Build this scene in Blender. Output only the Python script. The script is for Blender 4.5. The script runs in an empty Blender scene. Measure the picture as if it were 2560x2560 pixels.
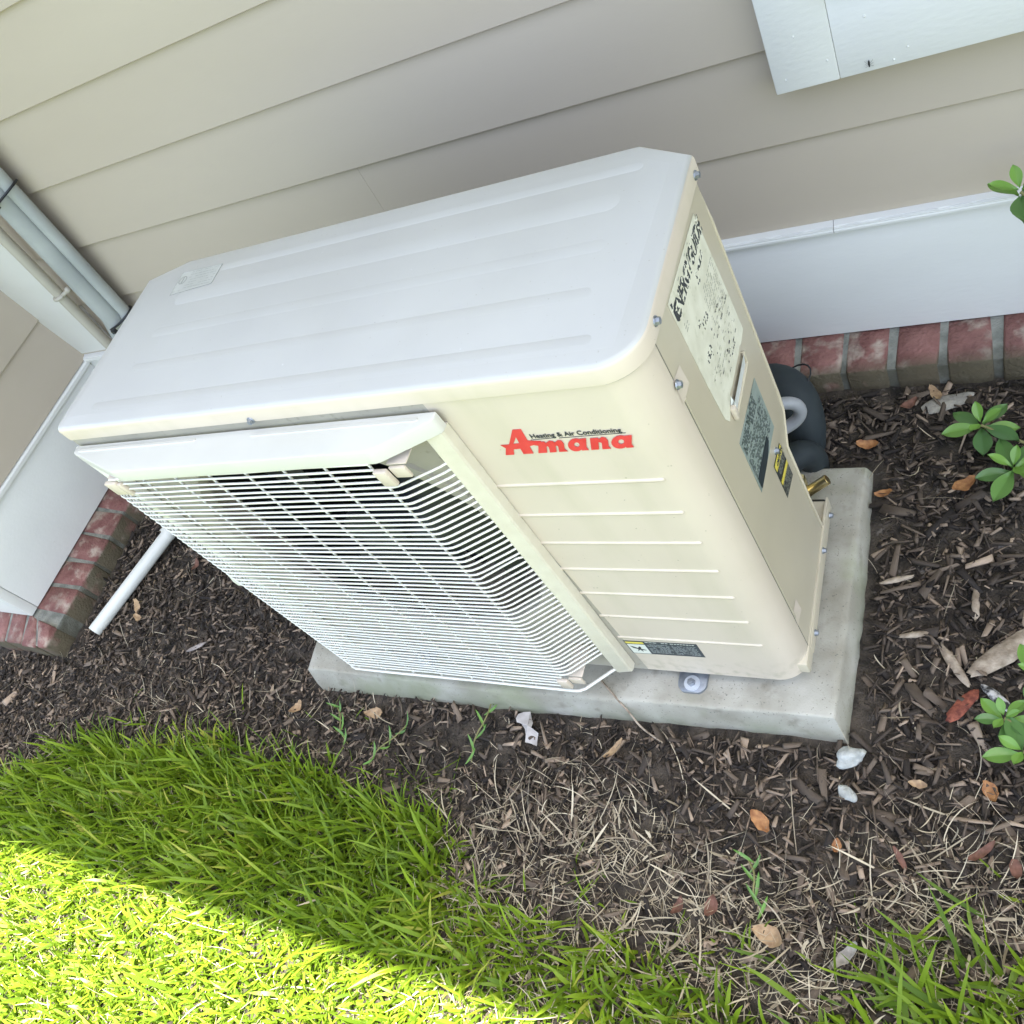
import bpy, bmesh, math, random
import numpy as np
from mathutils import Vector, Matrix
R_ = random.Random(7)
NP = np.random.default_rng(11)
S = bpy.context.scene
COL = S.collection

# ------------------------------------------------------------------ camera, world, sun, exposure
cam = bpy.data.cameras.new('camera'); camo = bpy.data.objects.new('camera', cam); COL.objects.link(camo)
camo.location = (1.1474, -0.4709, 1.28)
camo.rotation_euler = (0.6403, 0.4725, 0.3063)
cam.sensor_width = 36; cam.lens = 30.93; cam.clip_start = .02; cam.clip_end = 2000
S.camera = camo
SUN = Vector((0.34, 0.139, 1.0)).normalized()
el = math.asin(SUN.z); az = math.atan2(SUN.x, SUN.y)
w = bpy.data.worlds.new('World'); S.world = w; w.use_nodes = True
nt = w.node_tree; bg = nt.nodes['Background']
sky = nt.nodes.new('ShaderNodeTexSky'); sky.sky_type = 'NISHITA'; sky.sun_disc = False
sky.sun_elevation = el; sky.sun_rotation = az; sky.air_density = 1.0; sky.dust_density = 2.5; sky.ozone_density = 0.6
hz = nt.nodes.new('ShaderNodeHueSaturation'); hz.inputs['Saturation'].default_value = .72   # whole sky evenly desaturated to take out its blue cast
nt.links.new(sky.outputs[0], hz.inputs['Color']); nt.links.new(hz.outputs[0], bg.inputs[0]); bg.inputs[1].default_value = 0.115
sl = bpy.data.lights.new('sun', 'SUN'); sl.energy = 5.0; sl.angle = math.radians(.53); sl.color = (1, .955, .87)
so = bpy.data.objects.new('sun', sl); COL.objects.link(so); so.rotation_euler = SUN.to_track_quat('Z', 'Y').to_euler(); so.location = (2, 2, 6)
S.view_settings.view_transform = 'Standard'; S.view_settings.look = 'None'; S.view_settings.gamma = 1
S.view_settings.use_curve_mapping = False
S.view_settings.exposure = 2.68

# ------------------------------------------------------------------ materials
def mat(name, c1, c2=None, rough=.5, scale=8, bump=0, bscale=60, metal=0, spec=.5, attr=None, trans=0, stops=(.35, .65), stretch=None, extra=None, bdist=.002, detail=4):
    m = bpy.data.materials.new(name); m.use_nodes = True
    t = m.node_tree; N = t.nodes; L = t.links; P = N['Principled BSDF']
    P.inputs['Roughness'].default_value = rough; P.inputs['Metallic'].default_value = metal
    P.inputs['Specular IOR Level'].default_value = spec
    g = N.new('ShaderNodeNewGeometry'); vec = g.outputs['Position']
    if stretch:
        mp = N.new('ShaderNodeMapping'); mp.inputs['Scale'].default_value = stretch; L.new(vec, mp.inputs[0]); vec = mp.outputs[0]
    col = None
    if c2 is None:
        P.inputs['Base Color'].default_value = (*c1, 1)
    else:
        r = N.new('ShaderNodeValToRGB'); r.color_ramp.elements[0].position = stops[0]; r.color_ramp.elements[1].position = stops[1]
        r.color_ramp.elements[0].color = (*c1, 1); r.color_ramp.elements[1].color = (*c2, 1)
        if attr:
            a = N.new('ShaderNodeAttribute'); a.attribute_name = attr; L.new(a.outputs['Fac'], r.inputs[0])
        else:
            n = N.new('ShaderNodeTexNoise'); n.inputs['Scale'].default_value = scale; n.inputs['Detail'].default_value = detail
            L.new(vec, n.inputs['Vector']); L.new(n.outputs['Fac'], r.inputs[0])
        col = r.outputs[0]; L.new(col, P.inputs['Base Color'])
    m['ramp'] = 1 if c2 else 0
    if bump:
        n = N.new('ShaderNodeTexNoise'); n.inputs['Scale'].default_value = bscale; n.inputs['Detail'].default_value = 5
        L.new(vec, n.inputs['Vector'])
        b = N.new('ShaderNodeBump'); b.inputs['Strength'].default_value = bump; b.inputs['Distance'].default_value = bdist
        L.new(n.outputs['Fac'], b.inputs['Height']); L.new(b.outputs[0], P.inputs['Normal'])
    if extra:
        for e in extra: col = speck(t, col, c1, *e)
        L.new(col, P.inputs['Base Color'])
    if trans:
        tr = N.new('ShaderNodeBsdfTranslucent'); mx = N.new('ShaderNodeMixShader'); mx.inputs[0].default_value = trans
        if col: L.new(col, tr.inputs[0])
        else: tr.inputs[0].default_value = (*c1, 1)
        L.new(P.outputs[0], mx.inputs[1]); L.new(tr.outputs[0], mx.inputs[2]); L.new(mx.outputs[0], N['Material Output'].inputs[0])
    return m

def speck(t, col, c1, color, scale, lo, hi, strength=1.0, zmax=None, stretch=None, detail=3, zsoft=.02):
    """lay a stain or speckle layer of its own colour over col"""
    N = t.nodes; L = t.links
    g = N.new('ShaderNodeNewGeometry'); v = g.outputs['Position']
    if stretch:
        mp = N.new('ShaderNodeMapping'); mp.inputs['Scale'].default_value = stretch; L.new(v, mp.inputs[0]); v = mp.outputs[0]
    n = N.new('ShaderNodeTexNoise'); n.inputs['Scale'].default_value = scale; n.inputs['Detail'].default_value = detail; L.new(v, n.inputs['Vector'])
    mr = N.new('ShaderNodeMapRange'); mr.inputs[1].default_value = lo; mr.inputs[2].default_value = hi; mr.inputs[3].default_value = 0; mr.inputs[4].default_value = strength
    L.new(n.outputs['Fac'], mr.inputs[0]); f = mr.outputs[0]
    if zmax is not None:
        sp = N.new('ShaderNodeSeparateXYZ'); L.new(g.outputs['Position'], sp.inputs[0])
        zr = N.new('ShaderNodeMapRange'); zr.inputs[1].default_value = zmax; zr.inputs[2].default_value = zmax - zsoft; L.new(sp.outputs[2], zr.inputs[0])
        mu = N.new('ShaderNodeMath'); mu.operation = 'MULTIPLY'; L.new(f, mu.inputs[0]); L.new(zr.outputs[0], mu.inputs[1]); f = mu.outputs[0]
    mx = N.new('ShaderNodeMix'); mx.data_type = 'RGBA'; L.new(f, mx.inputs[0])
    if col: L.new(col, mx.inputs[6])
    else: mx.inputs[6].default_value = (*c1, 1)
    mx.inputs[7].default_value = (*color, 1)
    return mx.outputs[2]

IV = dict(rough=.38, bump=.12, bscale=900, bdist=.0004)
m_ivory = mat('ivory_paint', (.585, .505, .41), (.625, .545, .445), scale=5, extra=[((.25, .22, .15), 170, .735, .76, .7), ((.47, .43, .31), 7, .50, .72, .35, None, (3, 3, .5), 6), ((.30, .28, .17), 60, .48, .66, .55, .150, None, 5, .06)], **IV)
m_lid = mat('lid_sky_toned_ivory', (.50, .50, .475), (.53, .53, .50), scale=6, extra=[((.44, .43, .38), 5, .5, .75, .3, None, None, 7), ((.36, .34, .28), 240, .70, .74, .5), ((.12, .12, .12), 120, .775, .79, .9), ((.82, .83, .83), 60, .76, .79, .5)], rough=.42, bump=.1, bscale=700, bdist=.0004)  # same ivory paint, with the cool sky-lit tone put into the colour
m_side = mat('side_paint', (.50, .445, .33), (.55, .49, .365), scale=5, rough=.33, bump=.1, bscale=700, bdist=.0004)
m_wire = mat('wire_coating', (.70, .69, .62), rough=.35)
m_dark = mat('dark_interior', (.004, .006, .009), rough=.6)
m_fan = mat('fan_plastic', (.007, .010, .014), rough=.45)
m_seam = mat('seam_shadow_gap', (.2, .19, .15), rough=.8)
m_zinc = mat('zinc', (.26, .28, .31), (.36, .39, .42), scale=90, rough=.45, metal=.75)
m_brass = mat('brass', (.72, .6, .32), rough=.3, metal=1)
m_siding = mat('taupe_siding_paint', (.43, .37, .295), (.455, .395, .318), rough=.5, scale=3, bump=.15, bscale=150, stretch=(.35, 1, 1.4), bdist=.0012, extra=[((.16, .14, .11), 55, .80, .84, .8)])
m_trim = mat('white_trim_paint', (.66, .66, .63), (.71, .71, .68), rough=.5, scale=4, bump=.3, bscale=110, stretch=(.6, 1, 1.6), bdist=.0012, extra=[((.5, .48, .42), 28, .74, .82, .5)])
m_brick = mat('red_brick', (.16, .062, .052), (.25, .12, .10), rough=.85, scale=30, bump=.9, bscale=170, bdist=.004, extra=[((.44, .38, .30), 26, .52, .66, .7), ((.09, .045, .035), 9, .5, .68, .55), ((.1, .04, .035), 60, .64, .74, .7), ((.075, .065, .035), 14, .25, .42, .93, .087, None, 3, .006)])
m_mortar = mat('mortar', (.14, .145, .12), (.25, .25, .21), rough=.9, scale=40, bump=.9, bscale=260, bdist=.003, extra=[((.08, .075, .05), 18, .25, .5, .85, .084, None, 3, .01)])
m_conc = mat('concrete', (.29, .27, .21), (.44, .42, .35), rough=.85, scale=14, bump=.5, bscale=420, bdist=.0012, extra=[((.10, .10, .085), 300, .64, .72, .8), ((.16, .14, .10), 30, .60, .75, .6), ((.27, .29, .17), 9, .52, .66, .65), ((.22, .23, .15), 11, .35, .6, .7, .046, None, 3, .03)])
m_soil = mat('soil', (.014, .011, .0075), (.085, .068, .05), rough=.95, scale=35, bump=1, bscale=220, bdist=.006, detail=8, extra=[((.24, .21, .18), 60, .63, .72, .6)])
m_lawnfar = mat('far_lawn', (.075, .10, .03), (.13, .15, .045), rough=.9, scale=25)
m_mulch = mat('shredded_bark', (.014, .0095, .0065), (.40, .30, .21), rough=.85, attr='tint', stops=(0, 1), bump=.8, bscale=500, bdist=.001)
m_straw = mat('dry_grass', (.12, .085, .045), (.58, .50, .35), rough=.7, attr='tint', stops=(0, 1))
def grass_mat(name, a, b, c, tr):
    m = mat(name, a, b, rough=.42, attr='tint', stops=(0, .8), trans=tr, spec=.35)
    r = [n for n in m.node_tree.nodes if n.type == 'VALTORGB'][0].color_ramp
    e = r.elements.new(1.0); e.color = (*c, 1); r.elements[0].color = (*a, 1)
    return m
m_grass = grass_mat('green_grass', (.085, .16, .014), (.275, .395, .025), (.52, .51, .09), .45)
m_leafg = mat('azalea_leaf', (.07, .16, .05), (.19, .36, .055), rough=.35, attr='tint', stops=(0, 1), trans=.2)
m_stem = mat('green_stem', (.20, .19, .07), rough=.6)
m_pvc = mat('pvc', (.66, .66, .61), (.60, .61, .54), rough=.3, scale=7)
m_beigepipe = mat('beige_pipe_paint', (.42, .395, .33), (.46, .43, .36), rough=.5, scale=9, bump=.3, bscale=160, bdist=.001)
m_grayfoam = mat('grey_line_insulation', (.31, .33, .32), (.37, .39, .375), rough=.7, scale=12, bump=.4, bscale=400, bdist=.001)
m_blackfoam = mat('black_foam', (.012, .018, .020), (.018, .026, .028), rough=.75, scale=30)
m_loop = mat('grey_conduit_plastic', (.27, .28, .29), (.33, .34, .35), rough=.45, scale=20)
m_black = mat('black_plastic', (.012, .014, .016), rough=.45)
m_ink = mat('black_ink', (.03, .035, .04), rough=.6)
m_inkg = mat('faded_ink', (.22, .23, .20), rough=.7)
m_red = mat('red_print', (.60, .035, .04), (.66, .05, .055), scale=60, rough=.4)
m_lab = mat('faded_label_paper', (.62, .60, .48), (.72, .70, .58), rough=.6, scale=40, extra=[((.5, .49, .36), 90, .6, .7, .6)])
m_plate = mat('nameplate_foil', (.24, .29, .26), (.30, .35, .32), rough=.4, scale=60)
m_yel = mat('yellow_print', (.62, .50, .06), (.7, .6, .12), scale=200, rough=.5)
m_lgt = mat('pale_print', (.68, .70, .62), rough=.5)
m_clear = mat('clear_label_film', (.48, .49, .45), (.51, .52, .48), rough=.25, scale=30)
m_glass = mat('window_glass', (.03, .04, .05), rough=.04)
m_roof = mat('roof_shingle', (.10, .09, .08), (.16, .15, .13), rough=.9, scale=20)
def leafm(n, a, b): return mat(n, tuple(c * .75 for c in a), tuple(c * .85 for c in b), rough=.7, scale=120, trans=.12, bump=.5, bscale=300, bdist=.001)
m_dl1 = leafm('orange_dead_leaf', (.36, .15, .055), (.55, .27, .10))
m_dl2 = leafm('tan_dead_leaf', (.42, .27, .15), (.58, .40, .22))
m_dl3 = leafm('brown_dead_leaf', (.16, .075, .045), (.26, .12, .08))
m_dl4 = leafm('silver_dead_leaf', (.34, .30, .25), (.5, .45, .38))
m_paper = mat('torn_paper', (.36, .33, .30), (.48, .45, .42), rough=.8, scale=70)
m_stone = mat('pale_stone', (.33, .34, .31), (.48, .49, .45), rough=.9, scale=90, bump=.8, bscale=300, bdist=.003)
m_wood = mat('weathered_wood', (.20, .15, .10), (.45, .37, .28), rough=.8, scale=60, bump=.8, bscale=200, bdist=.003)
m_redchip = mat('red_dyed_wood', (.13, .03, .018), (.34, .10, .055), rough=.8, scale=120, bump=.8, bscale=300, bdist=.002)
m_whchip = mat('black_and_white_wood', (.03, .028, .025), (.55, .53, .5), rough=.8, scale=60, stops=(.45, .55), bump=.8, bscale=200, bdist=.002)

# ------------------------------------------------------------------ helpers
def props(o, label=None, cat=None, group=None, kind=None):
    if label: o['label'] = label
    if cat: o['category'] = cat
    if group: o['group'] = group
    if kind: o['kind'] = kind
    return o
def fin(name, me, m, parent=None):
    if m and not me.materials: me.materials.append(m)
    o = bpy.data.objects.new(name, me); COL.objects.link(o)
    if parent: o.parent = parent
    return o
def obj(name, bm, m, parent=None, ang=35, smooth=True):
    bmesh.ops.recalc_face_normals(bm, faces=bm.faces)
    if smooth:
        a = math.radians(ang)
        for f in bm.faces: f.smooth = True
        for e in bm.edges:
            if len(e.link_faces) == 2 and e.calc_face_angle(0) > a: e.smooth = False
    me = bpy.data.meshes.new(name); bm.to_mesh(me); bm.free()
    return fin(name, me, m, parent)
def thing(name, label, cat, loc=(0, 0, 0), group=None, rot=(0, 0, 0)):
    o = bpy.data.objects.new(name, None); COL.objects.link(o); o.location = loc; o.rotation_euler = rot
    o.empty_display_size = .05
    return props(o, label, cat, group)
def B(): return bmesh.new()
def box(bm, x0, x1, y0, y1, z0, z1, bev=0, seg=2):
    r = bmesh.ops.create_cube(bm, size=1)
    for v in r['verts']:
        v.co = Vector(((x0 + x1) / 2 + v.co.x * (x1 - x0), (y0 + y1) / 2 + v.co.y * (y1 - y0), (z0 + z1) / 2 + v.co.z * (z1 - z0)))
    if bev:
        es = list({e for v in r['verts'] for e in v.link_edges})
        bmesh.ops.bevel(bm, geom=es, offset=bev, segments=seg, affect='EDGES', profile=.5)
    return bm
def tube(bm, pts, r, n=8, cap=True, rs=None, flat=1):
    pts = [Vector(p) for p in pts]; rings = []
    up = None
    for i, p in enumerate(pts):
        d = (pts[min(i + 1, len(pts) - 1)] - pts[max(i - 1, 0)]).normalized()
        if up is None: up = Vector((0, 0, 1)) if abs(d.z) < .9 else Vector((0, 1, 0))
        a = d.cross(up).normalized(); b = a.cross(d).normalized(); up = b
        rr = rs[i] if rs else r
        rings.append([bm.verts.new(p + (a * math.cos(2 * math.pi * k / n) + b * flat * math.sin(2 * math.pi * k / n)) * rr) for k in range(n)])
    for i in range(len(rings) - 1):
        for k in range(n): bm.faces.new((rings[i][k], rings[i][(k + 1) % n], rings[i + 1][(k + 1) % n], rings[i + 1][k]))
    if cap: bm.faces.new(rings[0][::-1]); bm.faces.new(rings[-1])
    return bm
def smooth_path(p, it=2):
    p = [Vector(q) for q in p]
    for _ in range(it):
        q = [p[0]]
        for i in range(len(p) - 1): q += [p[i] * .75 + p[i + 1] * .25, p[i] * .25 + p[i + 1] * .75]
        q.append(p[-1]); p = q
    return p
def prism(bm, poly, f, t0, t1, bev=0, seg=2):
    """poly: 2D points; f(a,b,t) -> 3D"""
    A = [bm.verts.new(f(a, b, t0)) for a, b in poly]; Bv = [bm.verts.new(f(a, b, t1)) for a, b in poly]
    n = len(poly); fs = [bm.faces.new(A[::-1]), bm.faces.new(Bv)]
    for i in range(n): fs.append(bm.faces.new((A[i], A[(i + 1) % n], Bv[(i + 1) % n], Bv[i])))
    if bev:
        bmesh.ops.bevel(bm, geom=list(fs[1].edges), offset=bev, segments=seg, affect='EDGES', profile=.5)
    return bm
XY = lambda a, b, t: (a, b, t)
XZ = lambda a, b, t: (a, t, b)
YZ = lambda a, b, t: (t, a, b)
def arc(cx, cy, r, a0, a1, n):
    return [(cx + r * math.cos(math.radians(a0 + (a1 - a0) * i / n)), cy + r * math.sin(math.radians(a0 + (a1 - a0) * i / n))) for i in range(n + 1)]
def curve_mesh(name, loops, M, m, parent, ext=.0002):
    """flat print: filled outline with holes, placed by matrix M (local x,y plane)"""
    cu = bpy.data.curves.new(name, 'CURVE'); cu.dimensions = '2D'; cu.fill_mode = 'BOTH'; cu.extrude = ext
    for lp in loops:
        s = cu.splines.new('POLY'); s.points.add(len(lp) - 1); s.use_cyclic_u = True
        for i, (a, b) in enumerate(lp): s.points[i].co = (a, b, 0, 1)
    return conv(name, cu, M, m, parent)
def conv(name, cu, M, m, parent):
    t = bpy.data.objects.new('t', cu); COL.objects.link(t)
    dg = bpy.context.evaluated_depsgraph_get(); dg.update()
    me = bpy.data.meshes.new_from_object(t.evaluated_get(dg)); bpy.data.objects.remove(t)
    me.materials.clear(); me.transform(M)
    return fin(name, me, m, parent)
def text(name, body, size, M, m, parent, bold=0, sx=1.0):
    cu = bpy.data.curves.new(name, 'FONT'); cu.body = body; cu.size = size; cu.extrude = .00015; cu.offset = bold; cu.resolution_u = 3
    return conv(name, cu, M @ Matrix.Diagonal((sx, 1, 1, 1)), m, parent)
# frames for prints: on the front panel (local x right, y up, normal -Y), on the side panel (local x = +Y, normal +X), on the lid
def MF(x, z, y): return Matrix(((1, 0, 0, x), (0, 0, -1, y), (0, 1, 0, z), (0, 0, 0, 1)))
def MS(y, z, x): return Matrix(((0, 0, 1, x), (1, 0, 0, y), (0, 1, 0, z), (0, 0, 0, 1)))
def MT(x, y, z): return Matrix.Translation((x, y, z))

# ------------------------------------------------------------------ ground
def gz(x, y):
    base = .034 * np.clip((np.asarray(y) + .05) / .5, 0, 1)
    left = .03 * np.clip((-.45 - np.asarray(x)) / .4, 0, 1)
    far = np.clip((-.3 - np.asarray(y)) * .02, 0, .012)
    return np.maximum(base, left * np.clip((np.asarray(y) + .5) / .4, 0, 1)) - far + .0035 * np.sin(np.asarray(x) * 9 + 1.3) * np.cos(np.asarray(y) * 11)
def ground():
    def axis(lo, hi, step, far):
        a = list(np.arange(lo, hi + 1e-6, step)); e = step; l = [a[0]]; h = [a[-1]]
        while h[-1] < far:
            e *= 1.5; h.append(h[-1] + e)
        e = step
        while l[-1] > -far:
            e *= 1.5; l.append(l[-1] - e)
        return np.array(l[:0:-1] + a + h[1:])
    xs = axis(-2.2, 2.2, .02, 600); ys = axis(-1.6, .8, .02, 600)
    X, Y = np.meshgrid(xs, ys); Z = gz(np.clip(X, -3, 3), np.clip(Y, -2, .8))
    near = (np.abs(X) < 2.3) & (np.abs(Y) < 1.8)
    Z = Z + near * NP.normal(0, .0012, X.shape)
    V = np.stack([X, Y, Z], -1).reshape(-1, 3); nx = len(xs); ny = len(ys)
    i = np.arange(nx * ny).reshape(ny, nx)
    F = np.stack([i[:-1, :-1], i[:-1, 1:], i[1:, 1:], i[1:, :-1]], -1).reshape(-1, 4)
    me = bpy.data.meshes.new('ground'); me.from_pydata(V.tolist(), [], F.tolist())
    me.polygons.foreach_set('use_smooth', [True] * len(me.polygons))
    me.materials.append(m_soil); me.materials.append(m_lawnfar)
    c = V[F].mean(1); idx = ((c[:, 1] < -1.9) | (np.abs(c[:, 0]) > 3) | (c[:, 1] > 3)).astype(int)
    me.polygons.foreach_set('material_index', idx.tolist())
    props(fin('ground', me, None), 'bare dark soil sloping gently up to the house wall', None, None, 'structure')
ground()

# ------------------------------------------------------------------ house: main wall
YW = .657; E_ = .1439; ZD = .6339
SL = (0, .0071, 0)
def siding_run(parent, along, face, a0, a1, zlow, joints={}, n=17, outdir=-1):
    """lap boards; along='x': runs in x on plane y=face, lower edge proud by outdir; 'y': on plane x=face"""
    for k in range(-2, n):
        z0 = ZD + k * E_; z1 = z0 + E_ + .03
        if k == -2: z0 = zlow
        cuts = [a0] + joints.get(k, []) + [a1]
        for j in range(len(cuts) - 1):
            p0 = cuts[j] + (.00025 if j else 0); p1 = cuts[j + 1] - .00025
            lo = face; hi = face - outdir * .0115       # bottom edge proud of the top edge
            th = -outdir * .008
            bm = B()
            prof = [(lo, z0 + .0015), (lo + .0 - outdir * .0012, z0), (lo + th, z0), (hi + th, z1), (hi, z1)]
            if k == -2: lo2 = face + outdir * .010; prof = [(lo2, z0), (lo2 + th, z0), (hi + th, z1), (hi, z1)]
            f = (lambda a, b, t: (t, a, b)) if along == 'x' else (lambda a, b, t: (a, t, b))
            prism(bm, prof, f, p0, p1)
            obj('siding_board', bm, m_siding, parent, smooth=False)
wall = thing('house_wall', 'taupe lap-sided house wall with white trim behind the outdoor unit', 'wall', (0, YW, 0), rot=SL)
def W(name, bm, m, **k):
    o = obj(name, bm, m, wall, **k); o.data.transform(Matrix.Translation((0, -YW, 0))); return o
class _P: pass
_before = set(bpy.data.objects)
siding_run(wall, 'x', YW, -1.05, 3.2, .3485, {-1: [.116, 2.6], 1: [2.1], 4: [.9], 6: [.3], 0: [1.9]}, n=16)
for o in set(bpy.data.objects) - _before: o.data.transform(Matrix.Translation((0, -YW, 0)))
W('sheathing', box(B(), -1.03, 3.2, YW + .03, YW + .15, -.1, 2.95), m_siding, smooth=False)
# corner board in the inside corner
W('corner_board', box(B(), -1.055, -.880, YW - .012, YW + .012, .3525, 2.9, .002), m_trim)
# frieze (skirt) board and drip cap
for a, b in ((-1.05, -.1), (-.0985, 1.9), (1.9015, 3.2)): W('skirt_board', box(B(), a, b, .640, .662, .1065, .3325, .0015), m_trim)
prof = [(.664, .3335), (.6315, .3335), (.6315, .3415), (.6345, .3455), (.664, .3515)]
for a, b in ((-1.055, .862), (.8630, 3.2)):
    bm = B(); prism(bm, prof, lambda y, z, t: (t, y, z), a, b); bmesh.ops.bevel(bm, geom=[e for e in bm.edges if e.calc_length() > .5], offset=.0022, segments=2, affect='EDGES'); W('drip_cap', bm, m_trim)
bm = B()   # caulk ridges and drips along the cap
for i in range(26):
    x = 0.75 + i * .045 + R_.uniform(-.01, .01); tube(bm, [(x, .6343, .3448), (x + R_.uniform(.015, .05), .6345, .3452)], R_.uniform(.0006, .0012), 6)
W('caulk_bead', bm, m_trim)['kind'] = 'stuff'
def brick(parent, pts4, ztop_in, ztop_out, zbot, off):
    """rowlock brick: plan quad pts4 = inner a, inner b, outer b, outer a"""
    bm = B(); zt = [ztop_in, ztop_in, ztop_out, ztop_out]
    T = [bm.verts.new((p[0] + R_.uniform(-.0025, .0025), p[1] + R_.uniform(-.003, .003), z + R_.uniform(-.0022, .0022))) for p, z in zip(pts4, zt)]
    Bt = [bm.verts.new((p[0], p[1], zbot)) for p in pts4]
    bm.faces.new(T); bm.faces.new(Bt[::-1])
    for i in range(4): bm.faces.new((T[i], Bt[i], Bt[(i + 1) % 4], T[(i + 1) % 4]))
    bmesh.ops.bevel(bm, geom=[e for e in bm.edges if max(v.co.z for v in e.verts) > zbot + .01], offset=.0032, segments=1, affect='EDGES')
    o = obj('brick', bm, m_brick, parent, ang=60)
    if off: o.data.transform(Matrix.Translation(off))
x = -.932
while x < 3.1:
    wd = .0675 + R_.uniform(-.003, .003)
    yo = .556 + R_.uniform(-.0025, .0025)
    brick(wall, [(x, .65), (x + wd, .65), (x + wd, yo + .009), (x, yo + .009)], .1055, .089, -.04, (0, -YW, 0)); x += .0772
bm = B(); prism(bm, [(.65, -.04), (.65, .1035), (.5685, .0855), (.5685, -.04)], lambda y, z, t: (t, y, z), -.935, 3.15)
bmesh.ops.subdivide_edges(bm, edges=[e for e in bm.edges if e.calc_length() > 1], cuts=160)
for v in bm.verts: v.co.z += R_.uniform(-.0012, .0012) if v.co.z > 0 else 0; v.co.y += R_.uniform(-.001, .001)
W('mortar', bm, m_mortar)
# window casing, apron, sash, pane
W('window_casing', box(B(), .835, .9155, .626, .66, .587, 1.75, .002), m_trim)
W('window_apron', box(B(), .9158, 1.75, .6265, .66, .5875, .705, .001), m_trim)
W('window_casing', box(B(), 1.7515, 1.832, .626, .66, .587, 1.75, .002), m_trim)
W('window_casing', box(B(), .9168, 1.75, .6265, .66, 1.64, 1.75, .002), m_trim)
W('window_sill', box(B(), .9168, 1.75, .612, .66, .7065, .725, .003), m_trim)
W('window_sash', box(box(box(box(B(), .92, .96, .634, .66, .726, 1.638), 1.706, 1.746, .634, .66, .726, 1.638), .961, 1.705, .634, .66, .726, .77), .961, 1.705, .634, .66, 1.6, 1.638), m_trim)
W('window_pane', box(B(), .955, 1.71, .645, .65, .765, 1.605), m_glass)
bm = B()
for xx, zz in ((.851, .605), (.905, .617), (.997, .607), (.98, .595), (.872, .66), (.955, .66)):
    r = bmesh.ops.create_icosphere(bm, subdivisions=2, radius=.0013)
    for v in r['verts']: v.co = Vector((xx + v.co.x, .626 + v.co.y * .5, zz + v.co.z * 1.5))
W('nail_head', bm, m_trim)['kind'] = 'stuff'

# ------------------------------------------------------------------ bump-out on the left
bump = thing('bump_out_wall', 'taupe-sided bump-out wall with grey-white skirt on a brick ledge at the left', 'wall', (0, 0, 0))
XL = -1.043
siding_run(bump, 'y', XL, .005, .66, .3485, {}, n=16, outdir=1)
# siding facing the lawn, left of the corner
siding_run(bump, 'x', 0.014, -3.2, XL - .001, .3485, {}, n=16, outdir=-1)
obj('sheathing', box(B(), -3.2, XL - .028, .045, .66, -.1, 2.95), m_siding, bump, smooth=False)
obj('corner_board', box(B(), XL - .01, XL + .012, -.004, .09, .3545, 2.9, .002), m_trim, bump)
obj('skirt_board', box(B(), -1.060, -1.036, .0275, .6395, .1065, .3325, .0015), m_trim, bump)
obj('skirt_board', box(B(), -1.060, -1.036, .0015, .0262, .1065, .3325, .0015), m_trim, bump)
obj('skirt_board', box(B(), -3.2, -1.0615, .0015, .026, .1065, .3325, .0015), m_trim, bump)
bm = B(); prism(bm, [(-1.06, .3335), (-1.0275, .3335), (-1.0275, .3415), (-1.0305, .3455), (-1.06, .3515)], lambda a, z, t: (a, t, z), -.006, .6645); obj('drip_cap', bm, m_trim, bump, smooth=False)
bm = B(); prism(bm, [(.026, .3335), (-.0065, .3335), (-.0065, .3415), (-.0035, .3455), (.026, .3515)], lambda a, z, t: (t, a, z), -3.2, -1.0605); obj('drip_cap', bm, m_trim, bump, smooth=False)
y = .478
while y > -.02:
    xo = -.9415 + R_.uniform(-.0025, .0025)
    brick(bump, [(-1.05, y), (-1.05, y + .0655), (xo, y + .0655), (xo, y)], .1055, .089, -.04, None); y -= .0752
brick(bump, [(-1.012, -.0065), (-.9425, -.0115), (-.942, -.0675), (-.975, -.0685)], .1035, .089, -.04, None)
brick(bump, [(-1.024, -.004), (-1.062, .012), (-1.044, -.0695), (-.985, -.069)], .1035, .089, -.04, None)
x = -1.074
while x > -3.1:
    yo = -.0690 + R_.uniform(-.0025, .0025)
    brick(bump, [(x - .0625, .012), (x, .012), (x + .018, yo), (x - .0445, yo)], .1055, .089, -.04, None); x -= .0752
bm = B(); prism(bm, [(-1.05, .56), (-1.05, .012), (-3.15, .012), (-3.15, -.0655), (-.9455, -.0655), (-.9455, .56)], XY, -.04, .0850)
vs = [v for v in bm.verts if v.co.z > 0 and (v.co.x < -1.04 and v.co.y > 0)]
for v in vs: v.co.z = .1025
obj('mortar', bm, m_mortar, bump, smooth=False)
_p = Vector((-1.035, .64, 0)); _r = Matrix.Rotation(-.03, 3, 'Z'); bump.location = _p - _r @ _p; bump.rotation_euler = (0, 0, -.03)
# roof with eave over both walls
roof = thing('roof', 'house roof with boxed eave above the siding, out of view', 'roof', (0, 0, 2.75))
def Rf(n, bm, m): o = obj(n, bm, m, roof, smooth=False); o.data.transform(Matrix.Translation((0, 0, -2.75)))
Rf('soffit', box(B(), -9, 9, -.052, 1.2, 2.76, 2.775), m_trim)
Rf('fascia', box(B(), -9, 9, -.075, -.0535, 2.745, 2.93), m_trim)
bm = B(); prism(bm, [(-.09, 2.932), (6, 4.9), (6, 3.0), (-.05, 2.90)], lambda a, z, t: (t, a, z), -9.2, 9.2); Rf('shingles', bm, m_roof)
Rf('attic_wall', box(B(), -9, 9, .9, 1.1, -.1, 2.755), m_siding)

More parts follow.
